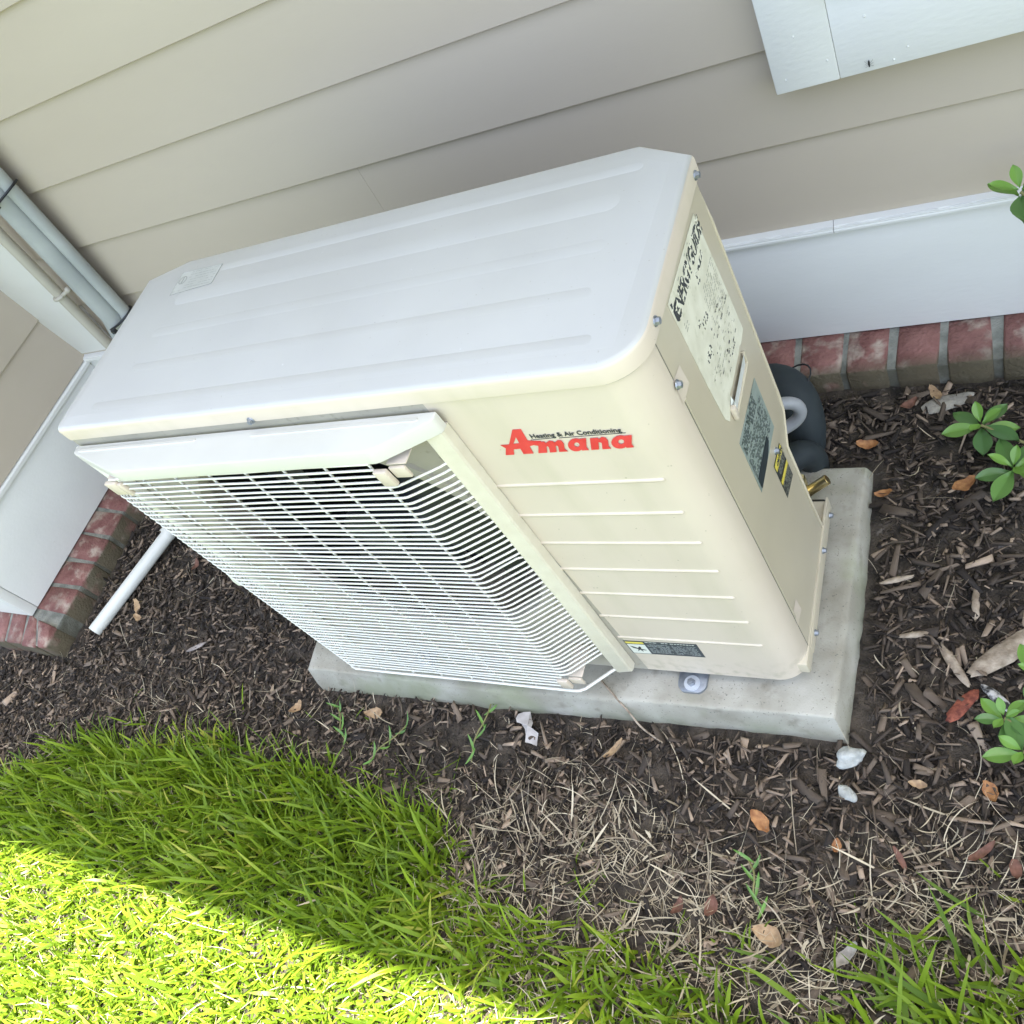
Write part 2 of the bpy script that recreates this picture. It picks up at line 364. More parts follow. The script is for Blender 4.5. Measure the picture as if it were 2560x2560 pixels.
# ------------------------------------------------------------------ pipes in the corner
t = thing('line_set', 'two grey insulated refrigerant lines tied together up the wall corner', 'pipe', (-.7, .62, .4))
def T_(o, root): o.data.transform(Matrix.Translation(-root.location)); return o
def linex(x0, z0, x1, z1, y, za, zb, n=12):
    return [(x0 + (x1 - x0) * (z - z0) / (z1 - z0), y, z) for z in np.linspace(za, zb, n)]
bigp = linex(-.740, .475, -.682, .80, .622, .475, 2.7, 18)
smp = linex(-.697, .475, -.642, .80, .627, .475, 2.7, 18)
T_(obj('insulated_line', tube(B(), [(-.775, .600, .06), (-.775, .602, .38)] + bigp, .0285, 20, rs=[.022, .024] + [.0265] * 18), m_grayfoam, t, ang=60), t)
T_(obj('insulated_line', tube(B(), [(-.75, .606, .06), (-.735, .608, .38)] + smp, .0140, 18), m_grayfoam, t, ang=60), t)
for zc in (.462, .815, 1.2, 1.65, 2.1):
    x = -.741 + .058 * (zc - .475) / .325
    lp = [(x + .018 + .049 * math.cos(a), .622 + .031 * math.sin(a), zc + .012 * math.cos(a)) for a in np.linspace(0, 2 * math.pi, 26)]
    bm = tube(B(), lp, .0028, 6, cap=False); box(bm, x + .02, x + .03, .576, .586, zc - .006, zc + .003)
    T_(obj('zip_tie', bm, m_black, t), t)
t = thing('conduit_pipe', 'thin beige painted conduit strapped beside the white corner board', 'pipe', (-.85, .63, .06))
pts = linex(-.874, .386, -.814, .745, .630, .06, 2.7, 16)
T_(obj('pipe', tube(B(), pts, .0128, 18), m_beigepipe, t, ang=60), t)
for zc in (.555, 1.3, 2.0):
    x = -.874 + .06 * (zc - .386) / .359
    lp = [(x + .0150 * math.cos(a), .630 + .0150 * math.sin(a), zc) for a in np.linspace(math.pi * 1.02, math.pi * 1.95, 12)] + [(x + .030, .632, zc + .004), (x + .040, .640, zc + .006)]
    bm = tube(B(), lp, .0048, 8, flat=1)
    r = bmesh.ops.create_icosphere(bm, subdivisions=2, radius=.008)
    for v in r['verts']: v.co = v.co + Vector((x + .037, .634, zc + .006))
    T_(obj('strap', bm, m_beigepipe, t), t)

# ------------------------------------------------------------------ concrete pad
pad = B()
PT = [(-.128, .012), (-.121, -.043), (.30, -.048), (.60, -.040), (.879, -.034), (.884, .16), (.888, .389), (.4, .395), (-.118, .39)]
PB = [(-.140, .010), (-.105, -.073), (.30, -.062), (.60, -.056), (.892, -.054), (.905, .16), (.905, .402), (.4, .405), (-.135, .40)]
def dens(P, n=10):
    o = []
    for i in range(len(P)):
        a = P[i]; b = P[(i + 1) % len(P)]
        for k in range(n): o.append((a[0] + (b[0] - a[0]) * k / n, a[1] + (b[1] - a[1]) * k / n))
    return o
T1 = dens(PT); B1 = dens(PB); c0 = (.38, .17)
def toward(p, d):
    v = Vector((c0[0] - p[0], c0[1] - p[1])); v.normalize(); return (p[0] + v.x * d, p[1] + v.y * d)
rings = []
for f, d, z, nz in ((T1, .012, .0581, 0), (T1, .004, .0572, .0003), (T1, .001, .0545, .0005), (T1, -.001, .049, .0006), (None, 0, .02, .0008), (B1, 0, -.03, .001)):
    r = []
    for i in range(len(T1)):
        if f is None: q = (T1[i][0] * .5 + B1[i][0] * .5, T1[i][1] * .5 + B1[i][1] * .5)
        else: q = toward(f[i], d)
        r.append(pad.verts.new((q[0] + R_.gauss(0, nz), q[1] + R_.gauss(0, nz), z + R_.gauss(0, nz * .6))))
    rings.append(r)
n = len(T1)
for i in range(len(rings) - 1):
    for k in range(n): pad.faces.new((rings[i][k], rings[i][(k + 1) % n], rings[i + 1][(k + 1) % n], rings[i + 1][k]))
pad.faces.new(rings[0])
props(obj('concrete_pad', pad, m_conc, ang=60), 'grey concrete slab with algae stains under the outdoor unit', 'slab')

# ------------------------------------------------------------------ air conditioner
Wd, D, ZT, ZB = .85, .303, .7744, .0881
ac = thing('air_conditioner', 'cream outdoor air conditioner with red lettering and wire fan guard', 'air conditioner', (0, 0, .0585))
def A(name, bm, m, parent=None, **k):
    o = obj(name, bm, m, parent or ac, **k)
    o.data.transform(Matrix.Translation((0, 0, -.0585))); return o
def shift(o): o.data.transform(Matrix.Translation((0, 0, -.0585))); return o
def outline(ins, rf=.046):
    i = ins; r = max(rf - i, .004)
    p = arc(i + .010, i + .010, .010, 180, 270, 5)
    p += arc(Wd - i - r, i + r, r, 270, 360, 12)
    p += [(Wd - i, D - .0365 - i * .3), (Wd - .063 - i * .3, D - i), (.080 + i * .3, D - i), (i, D - .0246 - i * .3)]
    return p
lidb = B()
lev = [(.0014, ZT - .0244), (0, ZT - .0235), (0, ZT - .006), (.0012, ZT - .0028), (.0035, ZT - .0009), (.006, ZT), ]
rr = [[lidb.verts.new((a, b, z)) for a, b in outline(i)] for i, z in lev]; n = len(rr[0])
for i in range(len(rr) - 1):
    for k in range(n): lidb.faces.new((rr[i][k], rr[i][(k + 1) % n], rr[i + 1][(k + 1) % n], rr[i + 1][k]))
lidb.faces.new(rr[-1]); lidb.faces.new(rr[0][::-1])
def plateau(bm, poly, f, t0, t1, slope, bev=.0006):
    c = Vector((sum(p[0] for p in poly) / len(poly), sum(p[1] for p in poly) / len(poly)))
    A_ = [bm.verts.new(f(a, b, t0)) for a, b in poly]; q = []
    for i, (a, b) in enumerate(poly):
        p0 = Vector(poly[i - 1]); p1 = Vector((a, b)); p2 = Vector(poly[(i + 1) % len(poly)])
        d1 = (p1 - p0).normalized(); d2 = (p2 - p1).normalized(); nn = Vector((-d1.y, d1.x)) + Vector((-d2.y, d2.x)); nn.normalize()
        q.append(bm.verts.new(f(a + nn.x * slope, b + nn.y * slope, t1)))
    bm.faces.new(q)
    for i in range(len(q)): bm.faces.new((A_[i], A_[(i + 1) % len(q)], q[(i + 1) % len(q)], q[i]))
ins = [(.017, .021)] + [(.824, .021), (.830, .259), (.781, .2865), (.082, .2945), (.017, .268)]
plateau(lidb, ins, XY, ZT - .0002, ZT + .0003, .0018)
def stadium(x0, x1, y0, y1, n=6):
    r = (y1 - y0) / 2; c = (y0 + y1) / 2
    return arc(x1 - r, c, r, -90, 90, n) + arc(x0 + r, c, r, 90, 270, n)
for x0, x1, y0, y1 in ((.105, .785, .205, .232), (.098, .785, .1475, .166), (.098, .785, .086, .102), (.06, .80, .0275, .041), (.17, .80, .258, .272)):
    plateau(lidb, stadium(x0, x1, y0, y1), XY, ZT + .0002, ZT + .00042, .0016)
for e in lidb.edges: pass
o_ = A('top_cover', lidb, m_lid, ang=50); o_.data.materials.append(m_ivory)
for p_ in o_.data.polygons:
    if abs(p_.normal.z) < .75: p_.material_index = 1  # upward faces keep the sky-toned copy, edges take the plain ivory
lid = ac.children[0]
# faint embossed arrow on the lid
# front panel ------------------------------------------------------
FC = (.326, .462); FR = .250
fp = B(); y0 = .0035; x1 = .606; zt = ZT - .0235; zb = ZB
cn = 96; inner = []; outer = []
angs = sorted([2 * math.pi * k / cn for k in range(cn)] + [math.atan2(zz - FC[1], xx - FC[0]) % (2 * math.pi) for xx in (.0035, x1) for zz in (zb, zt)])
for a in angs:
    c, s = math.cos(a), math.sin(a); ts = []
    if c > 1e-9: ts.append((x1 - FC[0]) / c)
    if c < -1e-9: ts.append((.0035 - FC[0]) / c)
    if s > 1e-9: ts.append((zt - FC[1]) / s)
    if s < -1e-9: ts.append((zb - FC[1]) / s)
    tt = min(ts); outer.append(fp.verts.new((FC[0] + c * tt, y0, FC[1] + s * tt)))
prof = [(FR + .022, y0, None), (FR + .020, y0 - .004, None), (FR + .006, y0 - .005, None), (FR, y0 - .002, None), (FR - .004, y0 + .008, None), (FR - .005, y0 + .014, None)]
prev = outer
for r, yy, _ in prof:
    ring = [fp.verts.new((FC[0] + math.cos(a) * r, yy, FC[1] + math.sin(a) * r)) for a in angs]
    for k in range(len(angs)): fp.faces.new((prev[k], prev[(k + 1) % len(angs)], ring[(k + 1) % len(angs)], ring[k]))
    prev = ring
A('fan_surround', fp, mat('guard_shaded_ivory', (.33, .305, .255), (.40, .37, .305), rough=.65, scale=12, extra=[((.25, .235, .18), 90, .6, .7, .5)]), ang=40)  # ivory paint darkened: the shade of the guard wires is put into the colour
fp = B()
xs = [(x1, y0), (.802, y0)] + arc(Wd - .0035 - .0425, y0 + .0425, .0425, 270, 360, 14) 
cols = [[fp.verts.new((a, b, z)) for z in (zb, zb + .004, zt)] for a, b in xs]
for v in [c[0] for c in cols]: pass
for i in range(len(cols) - 1):
    for k in range(2): fp.faces.new((cols[i][k], cols[i + 1][k], cols[i + 1][k + 1], cols[i][k + 1]))
# bottom return
bot = [fp.verts.new((a * .995 + .001, b + .012, zb)) for a, b in [(0.0035, y0)] + xs]
bt = [fp.verts.new((.0035, y0, zb))] + [c[0] for c in cols]
for i in range(len(bt) - 1): fp.faces.new((bt[i], bot[i], bot[i + 1], bt[i + 1]))
A('front_panel', fp, m_ivory, ang=40)
# pressed grooves of the front panel
for z in (.597, .535, .4715, .4065, .3405, .2725, .2035):
    bm = B(); plateau(bm, stadium(.600, .812, z - .0032, z + .0032, 8), lambda a, b, t: (a, t, b), y0 + .0004, y0 - .0016, .0016)
    A('pressed_rib', bm, m_ivory, ang=60)
# side panel -------------------------------------------------------
sp = B(); X = Wd - .0035
rows = [(ZT - .0235, .262, .803, .299), (.40, .262, .803, .299), (.375, .259, .808, .294), (.338, .226, .842, .243), (.20, .232, .840, .251), (.118, .238, .838, .262)]
prev = None
for z, yc, xf, yf in rows:
    r = [sp.verts.new(v) for v in ((X, .0478, z), (X, yc - .004, z), (X - .0012, yc, z), (xf, yf, z))]
    if prev:
        for k in range(3): sp.faces.new((prev[k], prev[k + 1], r[k + 1], r[k]))
    prev = r
r = bmesh.ops.extrude_face_region(sp, geom=list(sp.faces))
for v in r['geom']:
    if isinstance(v, bmesh.types.BMVert): v.co.x -= .002
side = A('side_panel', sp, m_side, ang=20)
# raised rim following the back crease
bm = tube(B(), [(X - .004, .2635, .73), (X - .0015, .2635, .69), (X - .001, .2635, .402), (X - .001, .2605, .376), (X - .0005, .229, .339), (X - .0005, .2345, .20), (X - .0005, .240, .12)], .0022, 8); A('panel_rim', bm, m_side, ang=60)
# base pan flange
bp = B(); box(bp, .006, Wd - .0015, .0165, .287, ZB + .0005, .1165, .003); A('base_pan', bp, m_side)
bm = B(); prism(bm, [(.0475, ZB + .001), (.292, ZB + .001), (.292, .118), (.262, .122), (.0475, .111)], lambda a, b, t: (t, a, b), Wd - .004, Wd - .0005, .001); A('base_flange', bm, m_side)
# recesses in the side panel seam
for (yy, zz, s) in ((.046, .666, 1), (.050, .182, 1)):
    bm = B()
    P0 = [(X + .0004, yy - .001, zz + .030), (X + .0004, yy + .022, zz + .026), (X + .0004, yy + .021, zz), (X + .0004, yy - .004, zz - .002)]
    c = (X - .0045, yy + .001, zz + .012)
    # a shallow scoop: flat patch with a darker inner wedge
    v = [bm.verts.new(p) for p in P0]; cc = bm.verts.new((X + .0030, yy + .0195, zz + .002)); 
    for i in range(4): bm.faces.new((v[i], v[(i + 1) % 4], cc))
    A('screw_recess', bm, m_ivory, smooth=False)
bm = B(); box(bm, X - .001, X + .0003, .0462, .0474, .098, ZT - .0245); A('panel_seam', bm, m_seam, smooth=False)
bm = B(); box(bm, X + .0002, X + .0016, .0478, .0505, .2, .665); A('seam_lip', bm, m_side, smooth=False)
bm = B()
for lv in ((.0018, ZT - .0252), (.0018, ZT - .0243)):
    pass
pl = outline(.0026); v0 = [bm.verts.new((a, b, ZT - .0262)) for a, b in pl]; v1 = [bm.verts.new((a, b, ZT - .0240)) for a, b in pl]
for k in range(len(pl)): bm.faces.new((v0[k], v0[(k + 1) % len(pl)], v1[(k + 1) % len(pl)], v1[k]))
A('lid_joint', bm, m_seam, smooth=False)
# left side, back and interior
A('left_panel', box(B(), .0035, .0055, .004, .278, ZB, ZT - .024), m_ivory, smooth=False)
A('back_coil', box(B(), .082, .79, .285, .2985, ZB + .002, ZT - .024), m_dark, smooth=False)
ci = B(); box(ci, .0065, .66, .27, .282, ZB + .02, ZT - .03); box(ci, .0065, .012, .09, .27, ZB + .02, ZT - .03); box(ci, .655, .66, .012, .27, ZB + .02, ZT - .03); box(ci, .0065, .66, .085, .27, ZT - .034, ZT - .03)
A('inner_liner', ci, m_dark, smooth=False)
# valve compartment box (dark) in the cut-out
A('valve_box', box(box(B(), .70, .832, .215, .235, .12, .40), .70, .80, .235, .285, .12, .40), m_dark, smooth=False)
# handle recess: frame with open pocket on the side panel
bm = B(); hp = [(.128, .532), (.202, .534), (.2035, .5515), (.197, .560), (.128, .560)]
plateau(bm, hp, lambda a, b, t: (t, a, b), X + .0024, X + .0006, .0035)
bm2 = B(); v = [bm2.verts.new(p) for p in ((X + .0018, .129, .534), (X + .0018, .199, .536), (X + .0042, .2015, .553), (X + .0042, .129, .553))]; bm2.faces.new(v)
A('handle_pocket', bm2, mat('handle_plastic', (.62, .64, .63), rough=.45), smooth=False)
bm = tube(B(), [(X + .002, .126, .5345), (X + .002, .2035, .5355), (X + .002, .205, .552)], .0022, 6); A('handle_rim', bm, m_side)
bm = box(B(), X + .0005, X + .006, .1225, .1295, .5335, .553, .001); A('handle_lip', bm, m_ivory)
# fan --------------------------------------------------------------
fan = A('fan', (lambda b: (bmesh.ops.create_cone(b, cap_ends=True, segments=28, radius1=.055, radius2=.048, depth=.06, matrix=Matrix.Translation((FC[0], .055, FC[1])) @ Matrix.Rotation(math.pi / 2, 4, 'X')), b)[1])(B()), m_fan)
for k in range(3):
    bm = B(); a0 = math.radians(k * 120 + 20); g = []
    for i in range(9):
        row = []
        for j in range(9):
            u = i / 8; vv = j / 8; r = .045 + .175 * u; a = a0 + (vv - .5) * math.radians(78) * (1 - .15 * u) - .45 * u * u
            row.append(bm.verts.new((FC[0] + math.cos(a) * r, .062 + (vv - .5) * .055 - .012 * u, FC[1] + math.sin(a) * r)))
        g.append(row)
    for i in range(8):
        for j in range(8): bm.faces.new((g[i][j], g[i + 1][j], g[i + 1][j + 1], g[i][j + 1]))
    A('fan_blade', bm, m_fan, fan)
for o in fan.children: pass
A('motor', box(B(), FC[0] - .05, FC[0] + .05, .12, .2, FC[1] - .05, FC[1] + .05, .01), m_fan)
for dx in (-.07, .07): A('motor_bracket', box(B(), FC[0] + dx - .009, FC[0] + dx + .009, .17, .18, .11, .74), mat('bracket_steel', (.02, .024, .03), rough=.5))
bm = B(); prism(bm, [(.0035, .355), (-.040, .357), (-.040, .37), (.0035, .47)], lambda a, b, t: (a, t, b), -.014, .030, .002); A('side_grip', bm, m_wire)
# hood -------------------------------------------------------------
ZH = .7385
hp = [(.0055, -.0012), (.0055, -.0125), (.1170, -.0490), (.547, -.0455), (.6185, -.0105), (.6185, -.0012)]
hp = [hp[0], hp[1], hp[2], hp[3], hp[4], hp[5]]
hb = B()
def roundpoly(P, r, n=4):
    o = []
    for i in range(len(P)):
        p = Vector(P[i]); a = (Vector(P[i - 1]) - p); b = (Vector(P[(i + 1) % len(P)]) - p)
        ra = min(r, a.length * .4); rb = min(r, b.length * .4); s = p + a.normalized() * ra; e = p + b.normalized() * rb
        for k in range(n + 1):
            q = k / n; o.append(tuple((s * (1 - q) ** 2 + p * 2 * q * (1 - q) + e * q * q)))
    return o
HP = [hp[0]] + roundpoly(hp, .006)[5:-5] + [hp[5]]
def ins_poly(P, d):
    o = []
    c = Vector((.31, .03))
    for p in P:
        v = (c - Vector(p)); 
        o.append((p[0] + (d if p[0] < .31 else -d) * .6, min(p[1] + d, -.0012)))
    return o
T0 = [hb.verts.new((a, b, ZH)) for a, b in ins_poly(HP, .0022)]
T1_ = [hb.verts.new((a, b, ZH - .0008)) for a, b in ins_poly(HP, .0008)]
T2 = [hb.verts.new((a, b, ZH - .003)) for a, b in HP]
T3 = [hb.verts.new((a, b, ZH - .0215)) for a, b in HP]
T4 = [hb.verts.new((a, b, ZH - .0215)) for a, b in ins_poly(HP, .0018)]
hb.faces.new(T0)
for a_, b_ in ((T0, T1_), (T1_, T2), (T2, T3), (T3, T4)):
    for k in range(len(HP) - 1): hb.faces.new((a_[k], b_[k], b_[k + 1], a_[k + 1]))
for x0, x1 in ((.018, .259), (.354, .600)):
    plateau(hb, stadium(x0, x1, -.0125, -.0065), XY, ZH - .0002, ZH + .0011, .0012)
A('guard_hood', hb, mat('hood_paint', (.56, .55, .49), (.60, .59, .53), rough=.35, scale=8, bump=.1, bscale=700, bdist=.0004), ang=40)
# guard: side bars, wires -------------------------------------------
ZG0 = .7375
def tt(z): return (ZG0 - z) / .65
def gx(x, z): return x - .028 * tt(z) * min(1, max(0, x / .6))
def gy(z): return -.0445 - .014 * tt(z)
guard = None
bar = B(); pr = []
for z in (.7165, .5, .3, .118, .109):
    t_ = tt(z); xo = gx(.6185, z); d = -.011 - .002 * t_; k = .75 if z < .11 else 1
    pr.append([bar.verts.new(v) for v in ((xo, .0030, z), (xo, d * k + .002, z), (xo - .0018, d * k - .001, z), (xo - .0215, d * k - .0045, z), (xo - .0235, d * k - .003, z), (xo - .0225, .0030, z))])
for i in range(len(pr) - 1):
    for k in range(5): bar.faces.new((pr[i][k], pr[i][k + 1], pr[i + 1][k + 1], pr[i + 1][k]))
bar.faces.new(pr[-1]); bar.faces.new(pr[0][::-1])
A('guard_bar', bar, mat('bar_paint', (.62, .575, .46), (.66, .62, .50), rough=.42, scale=50, bump=.5, bscale=350, bdist=.0008, extra=[((.3, .29, .22), 80, .76, .8, .6)]), ang=30)
bl = B(); box(bl, .004, .022, -.012, .003, .112, .715, .002); A('guard_bar', bl, m_wire)
def hw(z, left=True, right=True, rc=.0021):
    yf = gy(z); p = []
    if left: p += [(.010, -.012, z - .002), (.012, -.015, z - .002), (.060, yf + .003, z), (.070, yf, z)]
    else: p += [(.085, yf, z)]
    xr = gx(.548, z)
    for q in (.2, .4, .6, .8): p.append((.07 + (xr - .09) * q, yf + .0006 * math.sin(q * 9 + z * 70), z + .0007 * math.sin(q * 7 + z * 300)))
    if right: p += [(xr - .008, yf, z), (xr - .002, yf + .001, z), (xr + .006, yf + .005, z - .0005), (gx(.590, z), -.0195, z - .004), (gx(.5965, z), -.0145, z - .0045)]
    else: p += [(xr - .014, yf, z)]
    return p
PIT = .01056; zs = [.716 - PIT * i for i in range(56)]
# the grille's own outline wire runs all round; every cross wire is a piece of it
zbw = zs[-1] - .006
gb = B(); tube(gb, hw(zbw), .0027, 8)
guard = A('fan_guard', gb, m_wire, ang=80)
for i, z in enumerate(zs[:-1]):
    short = i < 4 or i > 50
    zz = z + R_.gauss(0, .00035)
    p = hw(zz, left=(i > 3), right=not short)
    if i == 23:
        p = [list(q) for q in p]; p[-2][2] += .0035; p[-3][2] += .002; p.insert(-2, [p[-2][0] - .02, p[-2][1] - .012, p[-2][2] - .0012])
    A('guard_wire', tube(B(), p, .00155, 8), m_wire, guard, ang=80)
for k in range(8):
    xv = .0815 + .0638 * k
    if k == 7: xv = .5285
    p = [(gx(xv, z), gy(z) + .0036, z) for z in np.linspace(.735 if 0 < k < 7 else (.722 if k else .705), zbw, 10)]
    A('guard_wire', tube(B(), p, .0016, 6), m_wire, guard, ang=80)
# clips holding the guard
for (cx, cz, s) in ((.536, .693, 1), (.100, .697, -1), (.505, .158, 1)):
    bm = B(); yf = gy(cz)
    box(bm, cx - .004, cx + .014 if s > 0 else cx + .004, yf - .0045, yf + .002, cz - .013, cz + .013, .0015)
    if s < 0: box(bm, cx - .028, cx - .0042, yf - .0045, yf + .002, cz - .010, cz + .016, .0015)
    else: box(bm, cx + .0143, cx + .036, yf + .002, yf + .006, cz - .006, cz + .012, .0012)
    box(bm, *((cx + .012, cx + .038) if s > 0 else (cx - .03, cx - .008)), yf + .0062, y0 - .003, cz + .0125, cz + .0145, .0006)
    A('guard_clip', bm, m_ivory)
# screws --------------------------------------------------------------
def screw(M, name='screw', m=m_zinc, s=1):
    bm = B()
    bmesh.ops.create_cone(bm, cap_ends=True, segments=18, radius1=.0052 * s, radius2=.0048 * s, depth=.0012, matrix=Matrix.Translation((0, 0, .0006)))
    bmesh.ops.create_cone(bm, cap_ends=True, segments=6, radius1=.0040 * s, radius2=.0036 * s, depth=.0035 * s, matrix=Matrix.Translation((0, 0, .0028 * s)))
    bmesh.ops.create_cone(bm, cap_ends=True, segments=10, radius1=.0016 * s, radius2=.0016 * s, depth=.0006, matrix=Matrix.Translation((0, 0, .0048 * s)))
    bmesh.ops.transform(bm, matrix=M, verts=bm.verts)
    return A(name, bm, m)
for (yy, zz) in ((.058, .762), (.253, .758)): screw(MS(yy, zz, Wd + .0002))
screw(MF(.365, .7535, -.0002))
screw(MS(.0455, .690, X + .002)); screw(MS(.190, .382, X)); screw(MS(.202, .112, Wd)); screw(MS(.074, .100, Wd)); screw(MS(.272, .098, Wd))
# feet / anchor brackets
for cx in (.670, .160):
    bm = B(); P0 = [(cx - .0225, .02), (cx - .0225, -.009), (cx - .014, -.0185), (cx + .014, -.0185), (cx + .0225, -.009), (cx + .0225, .02)]
    prism(bm, roundpoly(P0, .005)[0:], XY, .0588, .0640, .0008); box(bm, cx - .0225, cx + .0225, .0195, .022, .0588, .09)
    br = A('mounting_foot', bm, m_zinc)
    bm = B(); bmesh.ops.create_cone(bm, cap_ends=True, segments=28, radius1=.0125, radius2=.0122, depth=.002, matrix=Matrix.Translation((cx, -.004, .0652))); w_ = A('washer', bm, mat('washer_zinc', (.62, .66, .7), rough=.5, metal=.5), br)
    bm = B(); bmesh.ops.create_cone(bm, cap_ends=True, segments=6, radius1=.0062, radius2=.0058, depth=.006, matrix=Matrix.Translation((cx, -.004, .0693))); bmesh.ops.create_cone(bm, cap_ends=True, segments=12, radius1=.0036, radius2=.0034, depth=.008, matrix=Matrix.Translation((cx, -.004, .0705))); A('anchor_bolt', bm, m_zinc, br)
for (x0, x1) in ((.13, .19), (.64, .70)): A('base_rail', box(B(), x0, x1, .0225, .31, .0586, .0878, .002), m_zinc)
# service valve stub
bm = B(); bmesh.ops.create_cone(bm, cap_ends=True, segments=20, radius1=.0085, radius2=.0085, depth=.05, matrix=Matrix.Translation((.822, .322, .100)) @ Matrix.Rotation(math.radians(65), 4, 'Y') @ Matrix.Rotation(math.radians(-20), 4, 'X'))
bmesh.ops.bevel(bm, geom=[e for e in bm.edges if len(e.link_faces) == 2 and e.calc_face_angle(0) > 1], offset=.001, segments=2, affect='EDGES'); A('valve_cap', bm, m_brass)
A('valve_body', box(B(), .77, .812, .285, .335, .078, .125, .006), m_brass)
A('cable_flap', box(B(), .80, .838, .275, .31, .065, .087, .003), m_black)

# ------------------------------------------------------------------ printed matter on the unit
yP = y0 - .00035
def st(cx, pts, wv):   # thick stroke outline helper
    return pts
lm = MF(0, 0, yP - .0002)
loopsA = [[(.6845, .6955), (.6945, .6955), (.6925, .6765), (.6990, .6752), (.7065, .6742), (.7065, .6690), (.6960, .6685), (.6900, .6670), (.6885, .6545), (.6765, .6545), (.6775, .6640), (.6690, .6635), (.6650, .6545), (.6545, .6545), (.6600, .6645), (.6610, .6660), (.6575, .6720), (.6680, .6720), (.6845, .6955)],
          ]
hole = [(.6735, .6725), (.6810, .6730), (.6825, .6835)]
cs = [(a, b) for a, b in loopsA[0][:-1]]
logo = shift(curve_mesh('logo_lettering', [cs, hole], lm, m_red, ac))
def ell(cx, cz, rx, rz, n=26): return [(cx + rx * math.cos(2 * math.pi * i / n), cz + rz * math.sin(2 * math.pi * i / n)) for i in range(n)]
z0_, z1_ = .6550, .6740
def letter_m(x0, x1):
    wv = (x1 - x0); p = [(x0, z1_ - .0055), (x0 + .004, z1_)]; p = [(x0 - .002, z1_ - .001), (x0 + wv * .30, z1_ - .0006), (x0 + wv * .34, z1_ - .0035)]
    p += [(x0 + wv * .48, z1_ + .0002), (x0 + wv * .60, z1_ - .0012), (x0 + wv * .66, z1_ - .0035), (x0 + wv * .78, z1_ + .0002), (x0 + wv * .90, z1_ - .001), (x0 + wv * .97, z1_ - .006), (x1 - .001, z0_ + .004), (x1 + .0025, z0_)]
    p += [(x1 - wv * .23, z0_), (x1 - wv * .24, z0_ + .0090), (x1 - wv * .28, z0_ + .0112), (x1 - wv * .33, z0_ + .0090), (x1 - wv * .32, z0_), (x1 - wv * .56, z0_), (x1 - wv * .57, z0_ + .0090), (x1 - wv * .61, z0_ + .0112), (x1 - wv * .66, z0_ + .0090), (x1 - wv * .66, z0_), (x0 + wv * .02, z0_), (x0 + wv * .07, z0_ + .0125), (x0 - .002, z0_ + .0135)]
    return [p]
def letter_n(x0, x1):
    wv = x1 - x0
    return [[(x0, z1_ - .0005), (x0 + wv * .42, z1_ - .0005), (x0 + wv * .44, z1_ - .003), (x0 + wv * .62, z1_ + .0004), (x0 + wv * .82, z1_ - .0012), (x0 + wv * .93, z1_ - .006), (x0 + wv * .94, z0_ + .004), (x1 + .0012, z0_), (x0 + wv * .60, z0_), (x0 + wv * .60, z0_ + .010), (x0 + wv * .54, z0_ + .0112), (x0 + wv * .42, z0_ + .0115), (x0 + wv * .42, z0_), (x0 + .0002, z0_)]]
def letter_a(x0, x1):
    wv = x1 - x0; cx = x0 + wv * .42
    o = [(cx + wv * .42 * math.cos(a), (z0_ + z1_) / 2 + .0102 * math.sin(a)) for a in np.linspace(math.radians(60), math.radians(300), 20)]
    o += [(x0 + wv * .66, z0_ + .002), (x0 + wv * .70, z0_), (x1 + .001, z0_), (x1 - wv * .06, z0_ + .005), (x1 - wv * .04, z1_), (x0 + wv * .66, z1_ - .0002)]
    return [o, ell(cx + wv * .04, (z0_ + z1_) / 2 + .0005, wv * .14, .0038, 18)]
lm = MF(0, 0, yP - .0006)
for L_ in (letter_m(.6940, .7265), letter_a(.7300, .7515), letter_n(.7550, .7755), letter_a(.7775, .8000)):
    L_ = [[(a + .36 * (b - .655), b) for a, b in q] for q in L_]
    shift(curve_mesh('logo_letter', L_, lm, m_red, logo))
shift(text('logo_caption', 'Heating & Air Conditioning', .0096, MF(.6985, .6795, yP - .0003), m_ink, ac, bold=.00012, sx=.935))
for a, b in ((.6965, .7225), (.729, .801)): shift(curve_mesh('logo_underline', [[(a, .6765), (b, .6772), (b, .6778), (a, .6771)]], MF(0, 0, yP), m_ink, ac))
# hazard sticker under the ribs
stk = shift(curve_mesh('warning_sticker', [[(.604, .1478), (.7165, .1505), (.7165, .1945), (.604, .1920)]], MF(0, 0, y0 - .0002), mat('sticker_black', (.045, .055, .06), (.07, .08, .085), rough=.45, scale=300), ac, .0001))
def dec(M, m, *loops): return shift(curve_mesh('sticker_print', list(loops), M, m, stk, .00005))
M2 = MF(0, 0, y0 - .0006)
dec(M2, m_lgt, [(.6060, .1500), (.6345, .1508), (.6345, .1815), (.6060, .1808)]); dec(M2, m_yel, [(.6060, .1832), (.6345, .1840), (.6345, .1900), (.6060, .1893)])
M3 = MF(0, 0, y0 - .0010)
dec(M3, m_ink, [(.6095, .1755), (.6140, .1735), (.6195, .1685), (.6205, .1700), (.6235, .1750), (.6255, .1730), (.6240, .1665), (.6310, .1640), (.6310, .1625), (.6240, .1635), (.6250, .1570), (.6225, .1600), (.6215, .1640), (.6160, .1580), (.6190, .1655), (.6120, .1690)])
mg = mat('sticker_grey_text', (.30, .33, .32), rough=.6)
for col_x in (.6385, .6765):
    for r in range(11):
        z = .1905 - r * .0034
        x = col_x
        while x < col_x + .034:
            l = R_.uniform(.002, .006)
            if r != 1 and R_.random() > .12: shift(curve_mesh('sticker_text', [[(x, z), (min(x + l, col_x + .036), z), (min(x + l, col_x + .036), z + .0016), (x, z + .0016)]], M3, m_lgt if r == 0 else mg, stk, .00003))
            x += l + .0012
